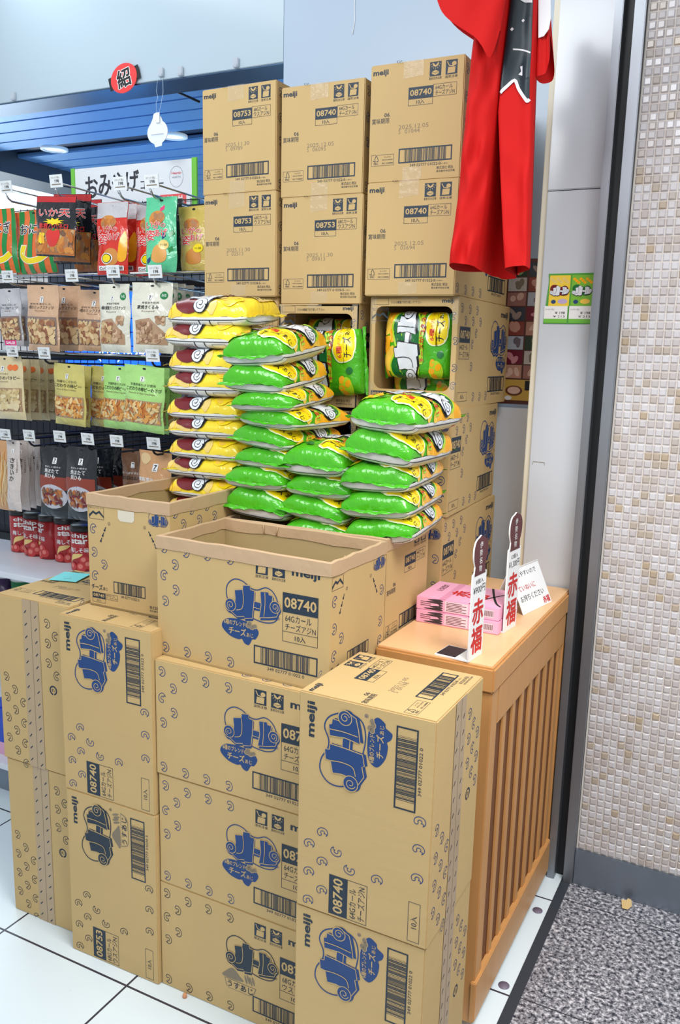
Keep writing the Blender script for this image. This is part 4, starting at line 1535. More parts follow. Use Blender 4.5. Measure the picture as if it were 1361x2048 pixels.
# ------------------------------------------------------------------ picture price card on the pillar
fr = plane_frame((-.557, 2.1115, 1.441), (1, 0, .0), (0, 0, 1))
m = MB().plate([(0, 0), (.119, 0), (.119, .104), (.123, .119), (.006, .118), (.008, .1)], .001, mat('card_green', (78, 160, 58), .35), fr)
a = Art()
CY_, CG_ = mat('card_yellow', (240, 206, 60), .35), mat('card_leaf', (120, 186, 50), .35)
a.rect(.010, .042, .060, .114, CY_, 0)
a.rect(.064, .042, .116, .114, CG_, 0)
for q in range(9):
    a.disc(.070 + .005 * q, .105 - .004 * (q % 3), .004, .0035, ORG, 1, 8)
    a.disc(.014 + .005 * q, .106 - .004 * (q % 3), .004, .0035, ORG3, 1, 8)
for x, cf in ((.012, MAROON), (.066, DGREEN)):
    logo(a, x, .066, x + .046, .092, LETW, INKB, INKB, None, cf, 3)
for x in (.014, .068):
    a.disc(x + .008, .052, .006, .005, BLUE, 1, 10)
    a.disc(x + .03, .053, .012, .006, ORG2 if x > .05 else mat('lilac_print', (190, 170, 210), .4), 1, 12)
for x in (.0, .061):
    a.rect(x + .001, .002, x + .058, .042, PAPER, 4)
    a.rect(x + .001, .002, x + .058, .012, mat('card_green_line', (110, 190, 60), .4), 5)
    a.text('カールうすあじ' if x == 0 else 'カールチーズあじ', x + .004, .032, x + .026, .036, BLACK, 6, 0)
    a.text('¥ 198', x + .028, .023, x + .052, .029, BLACK, 6, .01)
    a.text('¥ 213', x + .024, .015, x + .052, .020, BLACK, 6, 0)
m.art(a, fr)
tag(m.build('price_card'), 'green and yellow picture price card stuck on the white pillar', 'sign')
m = MB()
m.art(Art().line([(0, 0), (0, .008), (.03, .007), (.03, .0)], .0012, GREY), plane_frame((-.559, 2.1125, 1.092), (1, 0, 0), (0, 0, 1)))
tag(m.build('wall_mark'), 'thin bracket-shaped scratch low on the white pillar', 'mark')

# ------------------------------------------------------------------ food poster on the back wall
fr = plane_frame((-1.02, 2.2985, 1.232), (1, 0, 0), (0, 0, 1))
PW, PH = .44, .385
PBR = mat('poster_brown', (92, 52, 44), .4)
m = MB().plate([(0, 0), (PW, 0), (PW, PH), (0, PH)], .002, PBR, fr)
a = Art()
a.rect(.01, .012, .305, PH - .008, mat('poster_white', (240, 238, 232), .4), 0)
a.rect(.265, .300, .302, .370, YEL, 1)
a.text('あ', .270, .335, .298, .365, BLACK, 2, .02)
a.text('な', .270, .305, .298, .332, BLACK, 2, .02)
a.text('ぜの', .262, .262, .303, .285, BLACK, 1, .02)
a.text('ン', .268, .235, .300, .258, BLACK, 1, .02)
a.text('色', .275, .075, .300, .098, BLACK, 1, .02)
a.text('!', .288, .028, .298, .058, BLACK, 1, .02)
rr = random.Random(3)
pal = [((46, 70, 50), (150, 170, 120)), ((205, 200, 195), (140, 130, 110)), ((170, 120, 110), (226, 190, 170)), ((60, 66, 80), (170, 150, 140)), ((150, 70, 60), (214, 160, 140)), ((190, 200, 214), (120, 110, 120)), ((120, 20, 50), (220, 150, 160)), ((200, 150, 130), (235, 200, 180))]
for c in range(2):
    for r in range(8):
        x0 = .312 + c * .056
        y0 = .070 + r * .0385
        bgc, fg = pal[(7 - r + 3 * c) % 8]
        nm = 'photo_print_%d' % ((7 - r + 3 * c) % 8)
        a.rect(x0, y0, x0 + .051, y0 + .0355, mat(nm, bgc, .4), 1)
        for q in range(3):
            a.disc(x0 + rr.uniform(.014, .038), y0 + rr.uniform(.010, .025), rr.uniform(.008, .014), rr.uniform(.005, .009), mat(nm + 'b', fg, .4), 2 + q, 12, rr.uniform(0, 3))
a.rect(.312, .010, PW - .02, .066, mat('photo_yellow', (214, 176, 80), .4), 1)
a.disc(.345, .036, .024, .014, mat('photo_brown_dish', (110, 60, 40), .4), 2)
a.disc(.345, .037, .018, .010, mat('photo_print_7b', (235, 200, 180), .4), 3)
a.disc(.33, .016, .010, .006, WHITE, 3)
a.rect(.375, .038, .40, .064, BLACK, 2)
m.art(a, fr)
tag(m.build('food_poster'), 'brown framed poster of small food photos beside the tall stack', 'poster')

# ------------------------------------------------------------------ red festival coat
REDC = mat('red_festival_cloth', (196, 16, 15), .75, spec=.25, bump=.25, bscale=14, stretch=(1, 1, .4))
NAVYC = mat('coat_print_navy', (18, 40, 50), .45)
WHC = mat('coat_print_white', (222, 222, 226), .5)
co = empty('festival_coat', (-.565, 1.70, 1.533))
tag(co, 'red festival coat with dark print hanging in front of the boxes', 'coat')


SEC_E = [0]


def coat_edge(z, s):
    coat_sec(z)
    xl, xr = coat_x(z)
    return (xl + (xr - xl) * ((SEC_E[0] + .012) if s == 0 else s), z)


def coat_sec(z):
    """Cross-section of the hanging body at height z: a front roll at the left, a wall running back into a deep fold, a flat right panel."""
    xl, xr = coat_x(z)
    w = xr - xl
    t = min(max((z - 1.53) / .50, 0), 1)
    k = .36 + .19 * t
    gap = max(.015, .36 * (1 - t / .62))
    e = k + gap
    d = .03 + .10 * min(1, gap / .15)
    wv = .006 * math.sin(z * 31) + .004 * math.sin(z * 67 + 1)
    SEC_E[0] = e
    pts = [(0, .02), (.03 * k, -.004), (.14 * k, -.022 + wv * .5), (.34 * k, -.034 + wv), (.56 * k, -.026 - wv), (.80 * k, -.018 + wv), (.96 * k, -.006), (1.0 * k, .008), (k - .01, d * .5), (k - .01, d * .9),
           (k + gap * .4, d), (e - gap * .15, d * .9), (e, d * .45), (e + .004, .010), (e + .02, -.002), (e + (1 - e) * .3, wv * .4), (e + (1 - e) * .6, .003), (e + (1 - e) * .85, -.001 - wv * .4), (.99, .004), (1.0, .022)]
    return [(xl + w * p[0], 1.700 + p[1]) for p in smooth(pts, 3, False)]


def coat_y(x, z):
    sec = coat_sec(z)
    best = None
    for a_, b_ in zip(sec[:-1], sec[1:]):
        if min(a_[0], b_[0]) - 1e-6 <= x <= max(a_[0], b_[0]) + 1e-6 and abs(b_[0] - a_[0]) > 1e-7:
            q = a_[1] + (b_[1] - a_[1]) * (x - a_[0]) / (b_[0] - a_[0])
            best = q if best is None else min(best, q)
    return sec[-1][1] if best is None else best


def coat_x(z):
    t = (z - 1.53) / .55
    xl = -.648 + .010 * math.sin(t * 2.6) + .052 * max(0, t - .35) ** 1.2 - .003 * math.cos(t * 9)
    xr = -.489 - .018 * t
    return xl, xr


nzs = 60
nxs = len(coat_sec(1.6)) - 1
m = MB()
V = []
for j in range(nzs + 1):
    z = 1.533 + (2.16 - 1.533) * j / nzs
    for i, (x, yy) in enumerate(coat_sec(z)):
        s = i / nxs
        V.append((x, yy, z + (.007 * math.sin(s * 9) - .004 * (s > .5)) * max(0, 1 - j / 8)))
nf = len(V)
for j in range(nzs + 1):
    z = 1.533 + (2.16 - 1.533) * j / nzs
    for i, (x, yy) in enumerate(coat_sec(z)):
        s = i / nxs
        V.append((x, max(yy + .004, 1.722 + .16 * math.sin(PI * s) ** .5 * max(0, 1 - s) ** .6), z + .005 * math.sin(s * 7)))
F = []
r = nxs + 1
for j in range(nzs):
    for i in range(nxs):
        q = (j * r + i, j * r + i + 1, (j + 1) * r + i + 1, (j + 1) * r + i)
        F.append(q)
        F.append(tuple(nf + k for k in reversed(q)))
    F.append((j * r, (j + 1) * r, nf + (j + 1) * r, nf + j * r))
    F.append((j * r + nxs, nf + j * r + nxs, nf + (j + 1) * r + nxs, (j + 1) * r + nxs))
m.add(V, F, REDC, True)
a = Art()


def P(px, py):
    q = at(px, py, 1, 1.70)
    return (q.x, q.z)


ez = P(994, 190)[1]
edge = [coat_edge(ez, 0), P(1012, 176), P(1029, 160), P(1038, 178), P(1050, 196), P(1056, 203), coat_edge(P(1067, 198)[1], .965)]
panel = [coat_edge(2.14 - (2.14 - ez) * q / 8, 0) for q in range(9)] + edge[1:] + [coat_edge(edge[-1][1] + (2.14 - edge[-1][1]) * q / 8, .965) for q in range(1, 9)]
a.poly([(p[0], p[1]) for p in panel], NAVYC, 1)
a.line(smooth(edge, 4, False), .006, WHC, 2)
a.line(smooth([P(1028, 100), P(1046, 100), P(1062, 106)], 4, False), .0028, WHC, 2)
for px, py, s in ((1047, 41, .0032), (1026, 60, .0036)):
    c = P(px, py)
    a.poly([(c[0], c[1] + s), (c[0] + s, c[1]), (c[0], c[1] - s), (c[0] - s, c[1])], WHC, 2)
a.poly([P(1041, 133), P(1046, 132), P(1046, 152), P(1037, 149), P(1043, 143)], WHC, 2)
a.poly([P(1024, 2), P(1034, -3), P(1050, 5), P(1066, 6), P(1066, -30), P(1024, -30)], WHC, 3)
m.conform(a, lambda x, z, h: Vector((x, coat_y(x, z) - h, z)), [-.66 + .005 * k for k in range(44)], [1.5 + .01 * k for k in range(70)], .0014, .0006)
o = m.build('coat_body')
o.parent = co
o.matrix_parent_inverse = Matrix.Translation((.565, -1.70, -1.533))


def sleeve(outline, y0, bulge, name, mt, thick=.035, shade=None):
    """A hanging sleeve: a puffed panel between an upper and a lower edge of points, with a back layer and an open mouth."""
    up, lo = outline
    n = len(up)
    m = MB()
    V, F = [], []
    rows = 10
    for side in (0, 1):
        for j in range(rows + 1):
            q = j / rows
            for i in range(n):
                x = up[i][0] * (1 - q) + lo[i][0] * q
                z = up[i][1] * (1 - q) + lo[i][1] * q
                s = i / (n - 1)
                b = math.sin(PI * min(max(s, .02), .98)) * (.5 + .5 * q)
                y = y0 - bulge * b - .004 * math.sin(s * 14 + q * 4) if side == 0 else y0 + thick * b + .004
                V.append((x, y, z))
    w = n
    o2 = (rows + 1) * n
    for j in range(rows):
        for i in range(n - 1):
            q = (j * w + i, (j + 1) * w + i, (j + 1) * w + i + 1, j * w + i + 1)
            F.append(q)
            F.append(tuple(o2 + k for k in reversed(q)))
        F.append((j * w, o2 + j * w, o2 + (j + 1) * w, (j + 1) * w))
        F.append((j * w + n - 1, (j + 1) * w + n - 1, o2 + (j + 1) * w + n - 1, o2 + j * w + n - 1))
    m.add(V, F, mt, True)
    o = m.build(name)
    o.parent = co
    o.matrix_parent_inverse = Matrix.Translation((.565, -1.70, -1.533))
    return o


def PX(l, y):
    return [(at(p[0], p[1], 1, y).x, at(p[0], p[1], 1, y).z) for p in l]


lo = smooth([(868, -20), (884, 20), (905, 46), (934, 66), (958, 82), (972, 100), (984, 118), (1000, 60)], 3, False)
up = [(868 + (1022 - 868) * i / (len(lo) - 1), -70) for i in range(len(lo))]
sleeve((PX(up, 1.64), PX(lo, 1.64)), 1.640, .022, 'sleeve', REDC)
lo = smooth([(1066, 150), (1074, 158), (1086, 155), (1098, 146), (1103, 120), (1100, 70)], 3, False)
up = [(1068 + (1098 - 1068) * i / (len(lo) - 1), -70) for i in range(len(lo))]
sleeve((PX(up, 1.735), PX(lo, 1.735)), 1.735, .016, 'sleeve', REDC)
m = MB()
pts = [P(1073, -30), P(1098, -30), P(1098, 30), P(1094, 52), P(1084, 66), P(1073, 70)]
m.plate(pts, .002, WHC, lambda u_, v_, h: Vector((u_, 1.716 - h, v_)))
o = m.build('sleeve_print')
o['label'] = 'white print on the far sleeve'
o.parent = co
o.matrix_parent_inverse = Matrix.Translation((.565, -1.70, -1.533))

# ------------------------------------------------------------------ hanging lantern cards and clips on the header
LRED = mat('lantern_red', (232, 62, 62), .5)
fr0 = plane_frame((-2.03, 2.29, 2.209), (.97, 0, .24), (-.24, 0, .97))
m = MB()
m.plate([(.055 * math.cos(2 * PI * i / 32), .044 * math.sin(2 * PI * i / 32)) for i in range(32)], .003, LRED, fr0)
for sx in (-1, 1):
    m.plate([(sx * .055 - .009, -.020), (sx * .055 + .009, -.020), (sx * .055 + .009, .020), (sx * .055 - .009, .020)], .002, BLACK, lambda u_, v_, h: fr0(u_, v_, h - .001))
a = Art()
a.text('紹', -.027, -.027, .027, .027, PAPER, 0, .12)
a.text('紹', -.027, -.027, .027, .027, BLACK, 2, .05)
m.art(a, fr0)
tag(m.build('lantern_card'), 'red round lantern card with a black character, clipped to the white header', 'decoration')
o = empty('lantern_card', (-1.883, 2.28, 1.988))
tag(o, 'blank white back of a lantern card hanging on a thread below the header', 'decoration')
WCARD = mat('white_card_back', (232, 240, 248), .6)
fr = plane_frame((0, 0, 0), (1, 0, .1), (-.1, 0, 1))
out = [(-.014, 0), (.012, 0), (.014, .008)] + [(.041 * math.sin(t), .043 - .036 * math.cos(t)) for t in [PI * (i + 1.6) / 12 for i in range(9)]] + [(.018, .088), (.010, .090), (.006, .100), (-.008, .100), (-.014, .086)] + [(-.041 * math.sin(t), .043 + .036 * math.cos(t)) for t in [PI * (i + 2.4) / 12 for i in range(9)]]
m = MB().plate(out, .002, WCARD, fr)
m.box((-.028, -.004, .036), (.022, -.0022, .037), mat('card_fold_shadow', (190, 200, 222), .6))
m.box((-.008, -.0045, .07), (.008, -.0022, .1), WCARD)
m.build('card', o)
MB().tube(smooth3 := [(-.006, 0, .100), (-.008, 0, .13), (.0, 0, .145), (-.006, 0, .165), (.0, 0, .198), (.02, 0, .200), (.021, 0, .16), (.012, 0, .125), (.004, 0, .100)], .0006, mat('clear_thread', (200, 220, 240), .3), 5).build('thread', o)
CLIP = mat('clear_plastic_clip', (206, 214, 224), .15, alpha=.55)
for px, py, lb in ((28, 194, 'clear clip at the far left of the header edge'), (362, 144, 'clear clip on the header edge beside the thread of the white card'), (473, 127, 'clear clip on the header edge above the tall stack'), (323, 146, 'clear clip holding the thread of the white lantern card')):
    q = at(px, py, 1, 2.296)
    m = MB().box((-.010, -.006, -.012), (.010, .0, .016), CLIP, .002).box((-.008, -.009, -.012), (.008, -.006, -.004), CLIP, .001)
    o = m.build('price_clip')
    o.location = q
    tag(o, lb, 'clip', 'clear clips on the header')
m = MB().tube([(-1.196, 2.2985, 2.36), (-1.199, 2.298, 2.31), (-1.197, 2.2985, 2.27), (-1.203, 2.298, 2.235)], .0009, mat('white_thread', (250, 250, 250), .5), 5)
tag(m.build('loose_thread'), 'loose white thread hanging on the wall above the tall stack', 'thread')
m = MB().tube([at(355, 184, 1, 2.44), at(400, 204, 1, 2.47)], .004, BLKWIRE, 6)
tag(m.build('ceiling_rod'), 'thin dark rod under the ceiling behind the top left case', 'rod')

# ------------------------------------------------------------------ snack rack
GX0, GX1 = -2.95, -1.445
gd = empty('snack_rack', (-2.2, 2.2, 0))
tag(gd, 'black wire snack rack with white shelf behind the boxes at left', 'rack')


def gpart(mb, name, label=None):
    o = mb.build(name)
    o.parent = gd
    o.matrix_parent_inverse = Matrix.Translation((2.2, -2.2, 0))
    if label:
        o['label'] = label
    return o


w = MB()
x = GX0
while x <= GX1 + .001:
    w.tube([(x, 2.372, .62), (x, 2.372, 1.845)], .0016, BLKWIRE, 5, False)
    x += .034
z = .64
while z < 1.85:
    w.tube([(GX0, 2.375, z), (GX1, 2.375, z)], .0018, BLKWIRE, 5, False)
    z += .048
gpart(w, 'wire_grid')
for x in (GX0, GX1):
    gpart(MB().box((x - .012, 2.36, 0), (x + .012, 2.40, 1.86), BLKWIRE, .002), 'upright_post')
for zz in (.83, 1.065, 1.31, 1.56, 1.80):
    gpart(MB().box((GX0, 2.360, zz), (GX1, 2.374, zz + .022), BLKWIRE, .002), 'cross_bar')
for zz in (1.33, 1.575):
    gpart(MB().tube([(GX0, 2.06, zz), (GX1, 2.06, zz)], .004, CHROME, 6), 'front_rail')
gpart(MB().box((GX0, 2.0, .556), (GX1, 2.36, .578), SHELFW, .003), 'middle_shelf', 'white steel shelf')
gpart(MB().box((GX0, 1.655, .085), (GX1 - .15, 2.36, .105), SHELFW, .003), 'bottom_shelf', 'white steel shelf')
gpart(MB().box((GX0, 1.68, 0), (GX1 - .17, 2.36, .085), BASEM, .002), 'plinth')
gpart(MB().box((GX0, 2.374, .105), (GX1, 2.39, .56), mat('rack_back_panel', (120, 122, 92), .5)), 'back_panel')

# blue screen seen through the wire
sc_ = empty('display_screen', (-2.42, 3.0, 1.10))
tag(sc_, 'glowing blue display screen with pale digits behind the rack', 'screen')
MB().box((-.30, .0, -.02), (.30, .04, .52), BLKWIRE, .004).build('screen_case', sc_)
MB().box((-.03, .005, -1.10), (.03, .035, -.02), BLKWIRE).build('stand', sc_)
fr = plane_frame((-.28, -.001, 0), (1, 0, 0), (0, 0, 1))
m = MB().plate([(0, 0), (.56, 0), (.56, .5), (0, .5)], .001, mat('blue_screen', (20, 84, 250), .3, emit=2.5), fr)
m.art(Art().text('(UC)1947', .20, .190, .47, .235, mat('screen_digits', (190, 225, 255), .3, emit=2.5), 0, .02), fr, .001)
m.build('screen_panel', sc_)
sc_.location = (-2.72, 2.95, 1.10)
# chiller-like pale window further right, seen through the wire
m = MB().box((-2.22, 3.2, .0), (-1.5, 3.3, .6), SHELFW, .004).box((-2.22, 3.2, .6), (-1.5, 3.3, 1.36), mat('chiller_front', (150, 190, 214), .3, emit=.55), .004)
tag(m.build('chiller_cabinet'), 'pale lit chiller cabinet glimpsed through the wire rack', 'cabinet')
m = MB().box((-3.4, 2.62, 0), (-1.6, 2.78, 1.06), mat('dark_rear_rack', (36, 38, 52), .6), .004).box((-3.4, 2.60, .5), (-1.6, 2.62, .53), BLKWIRE).box((-3.4, 2.60, .8), (-1.6, 2.62, .83), BLKWIRE)
tag(m.build('rear_cabinet'), 'dark low cabinet behind the wire rack', 'cabinet')

# souvenir sign above the rack
sg = empty('shop_sign', (-2.09, 2.385, 1.735))
tag(sg, 'white souvenir corner sign with green edges above the rack', 'sign')
fr = plane_frame((-.262, 0, 0), (1, 0, .0), (0, 0, 1))
m = MB().plate([(0, 0), (.528, 0), (.528, .235), (0, .235)], .004, mat('sign_white', (232, 238, 244), .4), fr)
a = Art()
DK = mat('sign_dark_letter', (52, 54, 62), .5)
for i, ch in enumerate('おみやげ'):
    a.text(ch, .052 + i * .062, .135 + .004 * i, .108 + i * .062, .205 + .003 * i, DK, 0, .04)
a.text('コーナー', .302, .150, .400, .180, DK, 0, .02)
a.text('「ナナコポイント」、「セブン-イレブンアプリ」、', .040, .088, .380, .115, mat('sign_grey_letter', (120, 126, 140), .5), 0, -.005)
a.text('「ポイント」、各種フェア等', .040, .050, .230, .078, DK, 0, 0)
a.rect(.385, .080, .495, .128, mat('sign_red_label', (236, 96, 100), .5), 0)
a.text('対象外', .395, .086, .487, .122, PAPER, 1, .04)
a.text('です', .455, .035, .495, .062, DK, 0, .01)
a.line([(.455 + .028 * math.cos(t * .26), .182 + .033 * math.sin(t * .26)) for t in range(25)], .0012, mat('sign_grey_letter', (120, 126, 140), .5), 0)
a.text('Heartin', .435, .190, .475, .198, mat('sign_red_letter', (214, 70, 80), .5), 0, .02)
a.text('HEARTIN', .438, .178, .472, .184, mat('sign_grey_letter', (120, 126, 140), .5), 0, 0)
m.art(a, fr)
m.build('sign_board', sg)
GRS = mat('sign_green_edge', (120, 204, 74), .4)
MB().box((-.275, -.003, -.002), (-.258, .004, .237), GRS).build('green_edge', sg)['label'] = 'lime green edge strip'
MB().box((.258, -.003, -.002), (.278, .004, .237), GRS).build('green_edge', sg)['label'] = 'lime green edge strip'

# ---- hanging bags
NUT = [mat('nut_%d' % i, c, .45) for i, c in enumerate(((226, 198, 150), (196, 158, 110), (170, 120, 82), (150, 96, 70), (214, 182, 136)))]
KAKI = [mat('kaki_%d' % i, c, .4) for i, c in enumerate(((206, 136, 62), (226, 164, 86), (190, 110, 48), (230, 200, 140)))]
PEA = [mat('pea_%d' % i, c, .5) for i, c in enumerate(((222, 200, 150), (204, 178, 124), (232, 214, 170)))]
WAL = [mat('wal_%d' % i, c, .5) for i, c in enumerate(((176, 140, 108), (206, 172, 140), (150, 110, 82)))]


def hmat(n, c, rough=.25, coat=.35):
    return mat(n, c, rough, coat=coat, bump=.75, bscale=17, warp=1.2)


KR = hmat('kraft_film', (214, 174, 140))
WHF = hmat('pale_pouch_film', (226, 224, 208))
BEI = hmat('beige_pouch_film', (224, 206, 160))
YGR = hmat('olive_yellow_film', (206, 194, 110))
LGN = hmat('pale_green_film', (172, 222, 130))
BLKF = hmat('black_film', (26, 30, 36), .2)
GOLD = hmat('gold_film', (206, 180, 92))
TEAL = hmat('teal_film', (92, 200, 150))
ORF = hmat('orange_film', (236, 112, 44))
REDF = hmat('red_film', (214, 50, 36))
SILV = hmat('silver_film', (196, 194, 198))
PALEP = hmat('paper_white_film', (214, 202, 196), .5, .1)
TANN = hmat('tan_squid_film', (214, 160, 110))
BRNF = hmat('brown_film', (120, 84, 62))
STRG = mat('stripe_green', (26, 140, 66), .25, coat=.3)


def nuts(a, rr, x0, y0, x1, y1, pal, n, s, lay=2, asp=.75, step=.22):
    cols = max(1, round(math.sqrt(n * (x1 - x0) / max(y1 - y0, 1e-6))))
    rows = max(1, math.ceil(n / cols))
    cells = [(i, j) for i in range(cols) for j in range(rows)]
    rr.shuffle(cells)
    for k, (i, j) in enumerate(cells):
        r = s * rr.uniform(.8, 1.2)
        x = x0 + (x1 - x0) * (i + rr.uniform(.1, .9)) / cols
        y = y0 + (y1 - y0) * (j + rr.uniform(.1, .9)) / rows
        a.disc(min(max(x, x0 + r), x1 - r), min(max(y, y0 + r), y1 - r), r, r * asp * rr.uniform(.75, 1.1), rr.choice(pal), lay + k * step, 9, rr.uniform(0, 3.1))


def seven(a, x, y, s):
    a.rect(x - s / 2, y - s * .6, x + s / 2, y + s * .6, PAPER, 3)
    a.text('7', x - s * .28, y - s * .3, x + s * .28, y + s * .42, BLACK, 4, .03)
    a.rect(x - s * .3, y - s * .45, x + s * .3, y - s * .37, BLACK, 4)


def pouch_art(kind, w, h):
    a = Art()
    rr = random.Random(kind)
    X = lambda q: q * w
    Y = lambda q: q * h
    win = mat('pouch_window', (176, 142, 110), .2, coat=.5)
    if kind in ('mixnut', 'tearnut'):
        base = KR if kind == 'mixnut' else SILV
        seven(a, X(.5), Y(.78), X(.11))
        a.text('4種のミックスナッツ' if kind == 'mixnut' else 'チーズ&ナッツ', X(.08), Y(.635), X(.9), Y(.69), BLACK, 3, .01)
        a.text('素材を生かした' if kind == 'mixnut' else '7種類のお楽しみ', X(.14), Y(.70), X(.82), Y(.73), BLACK, 3, -.005)
        a.text('Mixed Nuts', X(.35), Y(.60), X(.65), Y(.62), BRNF, 3, 0)
        a.rect(X(.04), Y(.1), X(.96), Y(.52), mat('pouch_window_dark', (138, 118, 108), .2, coat=.5), 1)
        nuts(a, rr, X(.05), Y(.1), X(.95), Y(.50), NUT, 70, X(.075))
    elif kind in ('whitenut', 'walnut'):
        base = WHF
        a.disc(X(.8), Y(.82), X(.1), Y(.055), mat('pouch_green_seal', (20, 130, 70), .3), 2, 18)
        a.text('無塩', X(.74), Y(.80), X(.86), Y(.845), PAPER, 3, 0)
        seven(a, X(.48), Y(.79), X(.09))
        a.text('食塩油不使用', X(.28), Y(.70), X(.7), Y(.73), BLACK, 2, .01)
        a.text('4種の素焼きミックスナッツ' if kind == 'whitenut' else '素焼きくるみ', X(.1 if kind == 'whitenut' else .18), Y(.625), X(.88 if kind == 'whitenut' else .72), Y(.68), BLACK, 2, .02)
        a.text('Roasted', X(.3), Y(.585), X(.62), Y(.605), BRNF, 2, 0)
        a.poly([(X(.12), Y(.12)), (X(.9), Y(.12)), (X(.9), Y(.26)), (X(.5), Y(.5)), (X(.12), Y(.46))], win, 1)
        nuts(a, rr, X(.13), Y(.13), X(.58), Y(.45), NUT if kind == 'whitenut' else WAL, 50, X(.07 if kind == 'whitenut' else .05))
        for x, y in ((.76, .47), (.72, .27), (.62, .2)):
            nuts(a, rr, X(x - .13), Y(y - .075), X(x + .13), Y(y + .075), WAL, 12, X(.06), 7)
    elif kind == 'peanut':
        base = BEI
        for dx in (.66, .8):
            a.disc(X(dx), Y(.82), X(.085), Y(.048), mat('pouch_orange_seal', (240, 120, 50), .3), 2, 16)
        seven(a, X(.42), Y(.80), X(.09))
        a.text('塩でうまい', X(.3), Y(.705), X(.6), Y(.735), BLACK, 2, .01)
        a.text('こだわりのバタピー', X(.06), Y(.63), X(.93), Y(.685), BLACK, 2, .02)
        a.text('Peanuts', X(.36), Y(.59), X(.62), Y(.61), BRNF, 2, 0)
        a.rect(X(.04), Y(.13), X(.96), Y(.5), win, 1)
        nuts(a, rr, X(.04), Y(.13), X(.96), Y(.5), PEA, 70, X(.085), 2, .5)
    elif kind in ('kakipi', 'wasabi'):
        base = YGR if kind == 'kakipi' else LGN
        seven(a, X(.47), Y(.80), X(.09))
        a.text('四種のこだわり' if kind == 'kakipi' else '安曇野産わさび使用', X(.16), Y(.695), X(.8), Y(.735), BLACK, 2, .01)
        a.text('こだわりの柿ピー' if kind == 'kakipi' else 'こだわりの柿ピーわさび', X(.06), Y(.62), X(.94), Y(.68), BLACK, 2, .02)
        a.text('Peanuts & Rice Crackers', X(.14), Y(.575), X(.8), Y(.60), BRNF, 2, 0)
        a.rect(X(.04), Y(.13), X(.96), Y(.48), win, 1)
        nuts(a, rr, X(.04), Y(.13), X(.96), Y(.48), KAKI + PEA[:1], 75, X(.085), 2, .42)
    elif kind == 'hotate':
        base = BLKF
        seven(a, X(.5), Y(.80), X(.13))
        a.text('香ばしい焼きの', X(.2), Y(.70), X(.72), Y(.725), PAPER, 2, 0)
        a.text('焼ほたて', X(.2), Y(.625), X(.68), Y(.685), PAPER, 2, .02)
        a.text('貝ひも', X(.22), Y(.555), X(.60), Y(.615), PAPER, 2, .02)
        a.rect(X(.03), Y(.40), X(.97), Y(.58), mat('pouch_rust', (140, 54, 36), .25, coat=.3), 1)
        a.disc(X(.5), Y(.30), X(.47), Y(.17), mat('pouch_plate', (190, 190, 200), .25, coat=.3), 2)
        nuts(a, rr, X(.14), Y(.17), X(.86), Y(.42), [NUT[3], KAKI[2], BRNF, NUT[2], MAROON], 60, X(.075), 3, .5)
    elif kind == 'sakiika':
        base = PALEP
        seven(a, X(.5), Y(.84), X(.16))
        for i, ch in enumerate('さきいか'):
            a.text(ch, X(.34), Y(.68 - i * .085), X(.66), Y(.75 - i * .085), BLACK, 2, .02)
        a.vtext('やわらか旨み', X(.82), Y(.74), X(.1), BRNF, 2, 0, 1.1)
    elif kind == 'tansquid':
        base = TANN
        for i in range(34):
            x = rr.uniform(.05, .9)
            a.line(smooth([(X(x), Y(rr.uniform(.05, .3))), (X(x + rr.uniform(-.05, .1)), Y(.5)), (X(x + rr.uniform(-.1, .1)), Y(rr.uniform(.7, .9)))], 4, False), X(.03), rr.choice((NUT[0], NUT[4], KAKI[1])), 1 + i * .2)
    elif kind in ('brown', 'caramel'):
        base = BRNF if kind == 'brown' else TANN
        seven(a, X(.55), Y(.72), X(.15))
        a.text('ビールがすすむ' if kind == 'brown' else '', X(.08), Y(.56), X(.8), Y(.60), PAPER, 2, 0) if kind == 'brown' else a.disc(X(.2), Y(.86), X(.16), Y(.1), mat('pouch_glass_print', (232, 200, 150), .2), 1)
        a.text('おつまみカルパス' if kind == 'brown' else '燻製風味ナッツ', X(.06), Y(.46), X(.94), Y(.53), BLACK if kind == 'brown' else PAPER, 2, .02)
    elif kind == 'stripe':
        base = ORF
        for i in range(4):
            a.rect(X(.14 + .25 * i), 0, X(.265 + .25 * i), h, STRG, 0)
        a.text('おにぎ', X(.165), Y(.625), X(.855), Y(.795), PAPER, 2, .11)
        a.text('おにぎ', X(.165), Y(.625), X(.855), Y(.795), BLACK, 4, .02)
        a.line(smooth([(X(.3), Y(.46)), (X(.28), Y(.28)), (X(.42), Y(.2)), (X(.66), Y(.22)), (X(.86), Y(.3))], 5, False), X(.15), PAPER, 2)
        a.line(smooth([(X(.3), Y(.45)), (X(.28), Y(.28)), (X(.42), Y(.2)), (X(.66), Y(.22)), (X(.86), Y(.3))], 5, False), X(.12), YEL, 3)
    elif kind == 'habanero':
        base = BLKF
        a.rect(0, Y(.9), w, h, mat('pouch_red_top', (196, 36, 40), .25, coat=.3), 0)
        a.rect(0, Y(.03), w, Y(.46), mat('pouch_chip_brown', (188, 112, 52), .3, coat=.3), 0)
        nuts(a, rr, 0, Y(.04), w, Y(.46), [KAKI[0], KAKI[2], NUT[1], NUT[2], BRNF], 80, X(.07), 1, .7, .06)
        a.text('いか天', X(.10), Y(.66), X(.88), Y(.79), PAPER, 6, .11)
        a.text('いか天', X(.10), Y(.66), X(.88), Y(.79), INKR, 8, .03)
        a.poly([(X(.5) + X(.28 * (1 if i % 2 else .55)) * math.cos(i * PI / 9), Y(.575) + Y(.07 * (1 if i % 2 else .5)) * math.sin(i * PI / 9)) for i in range(18)], YEL, 5)
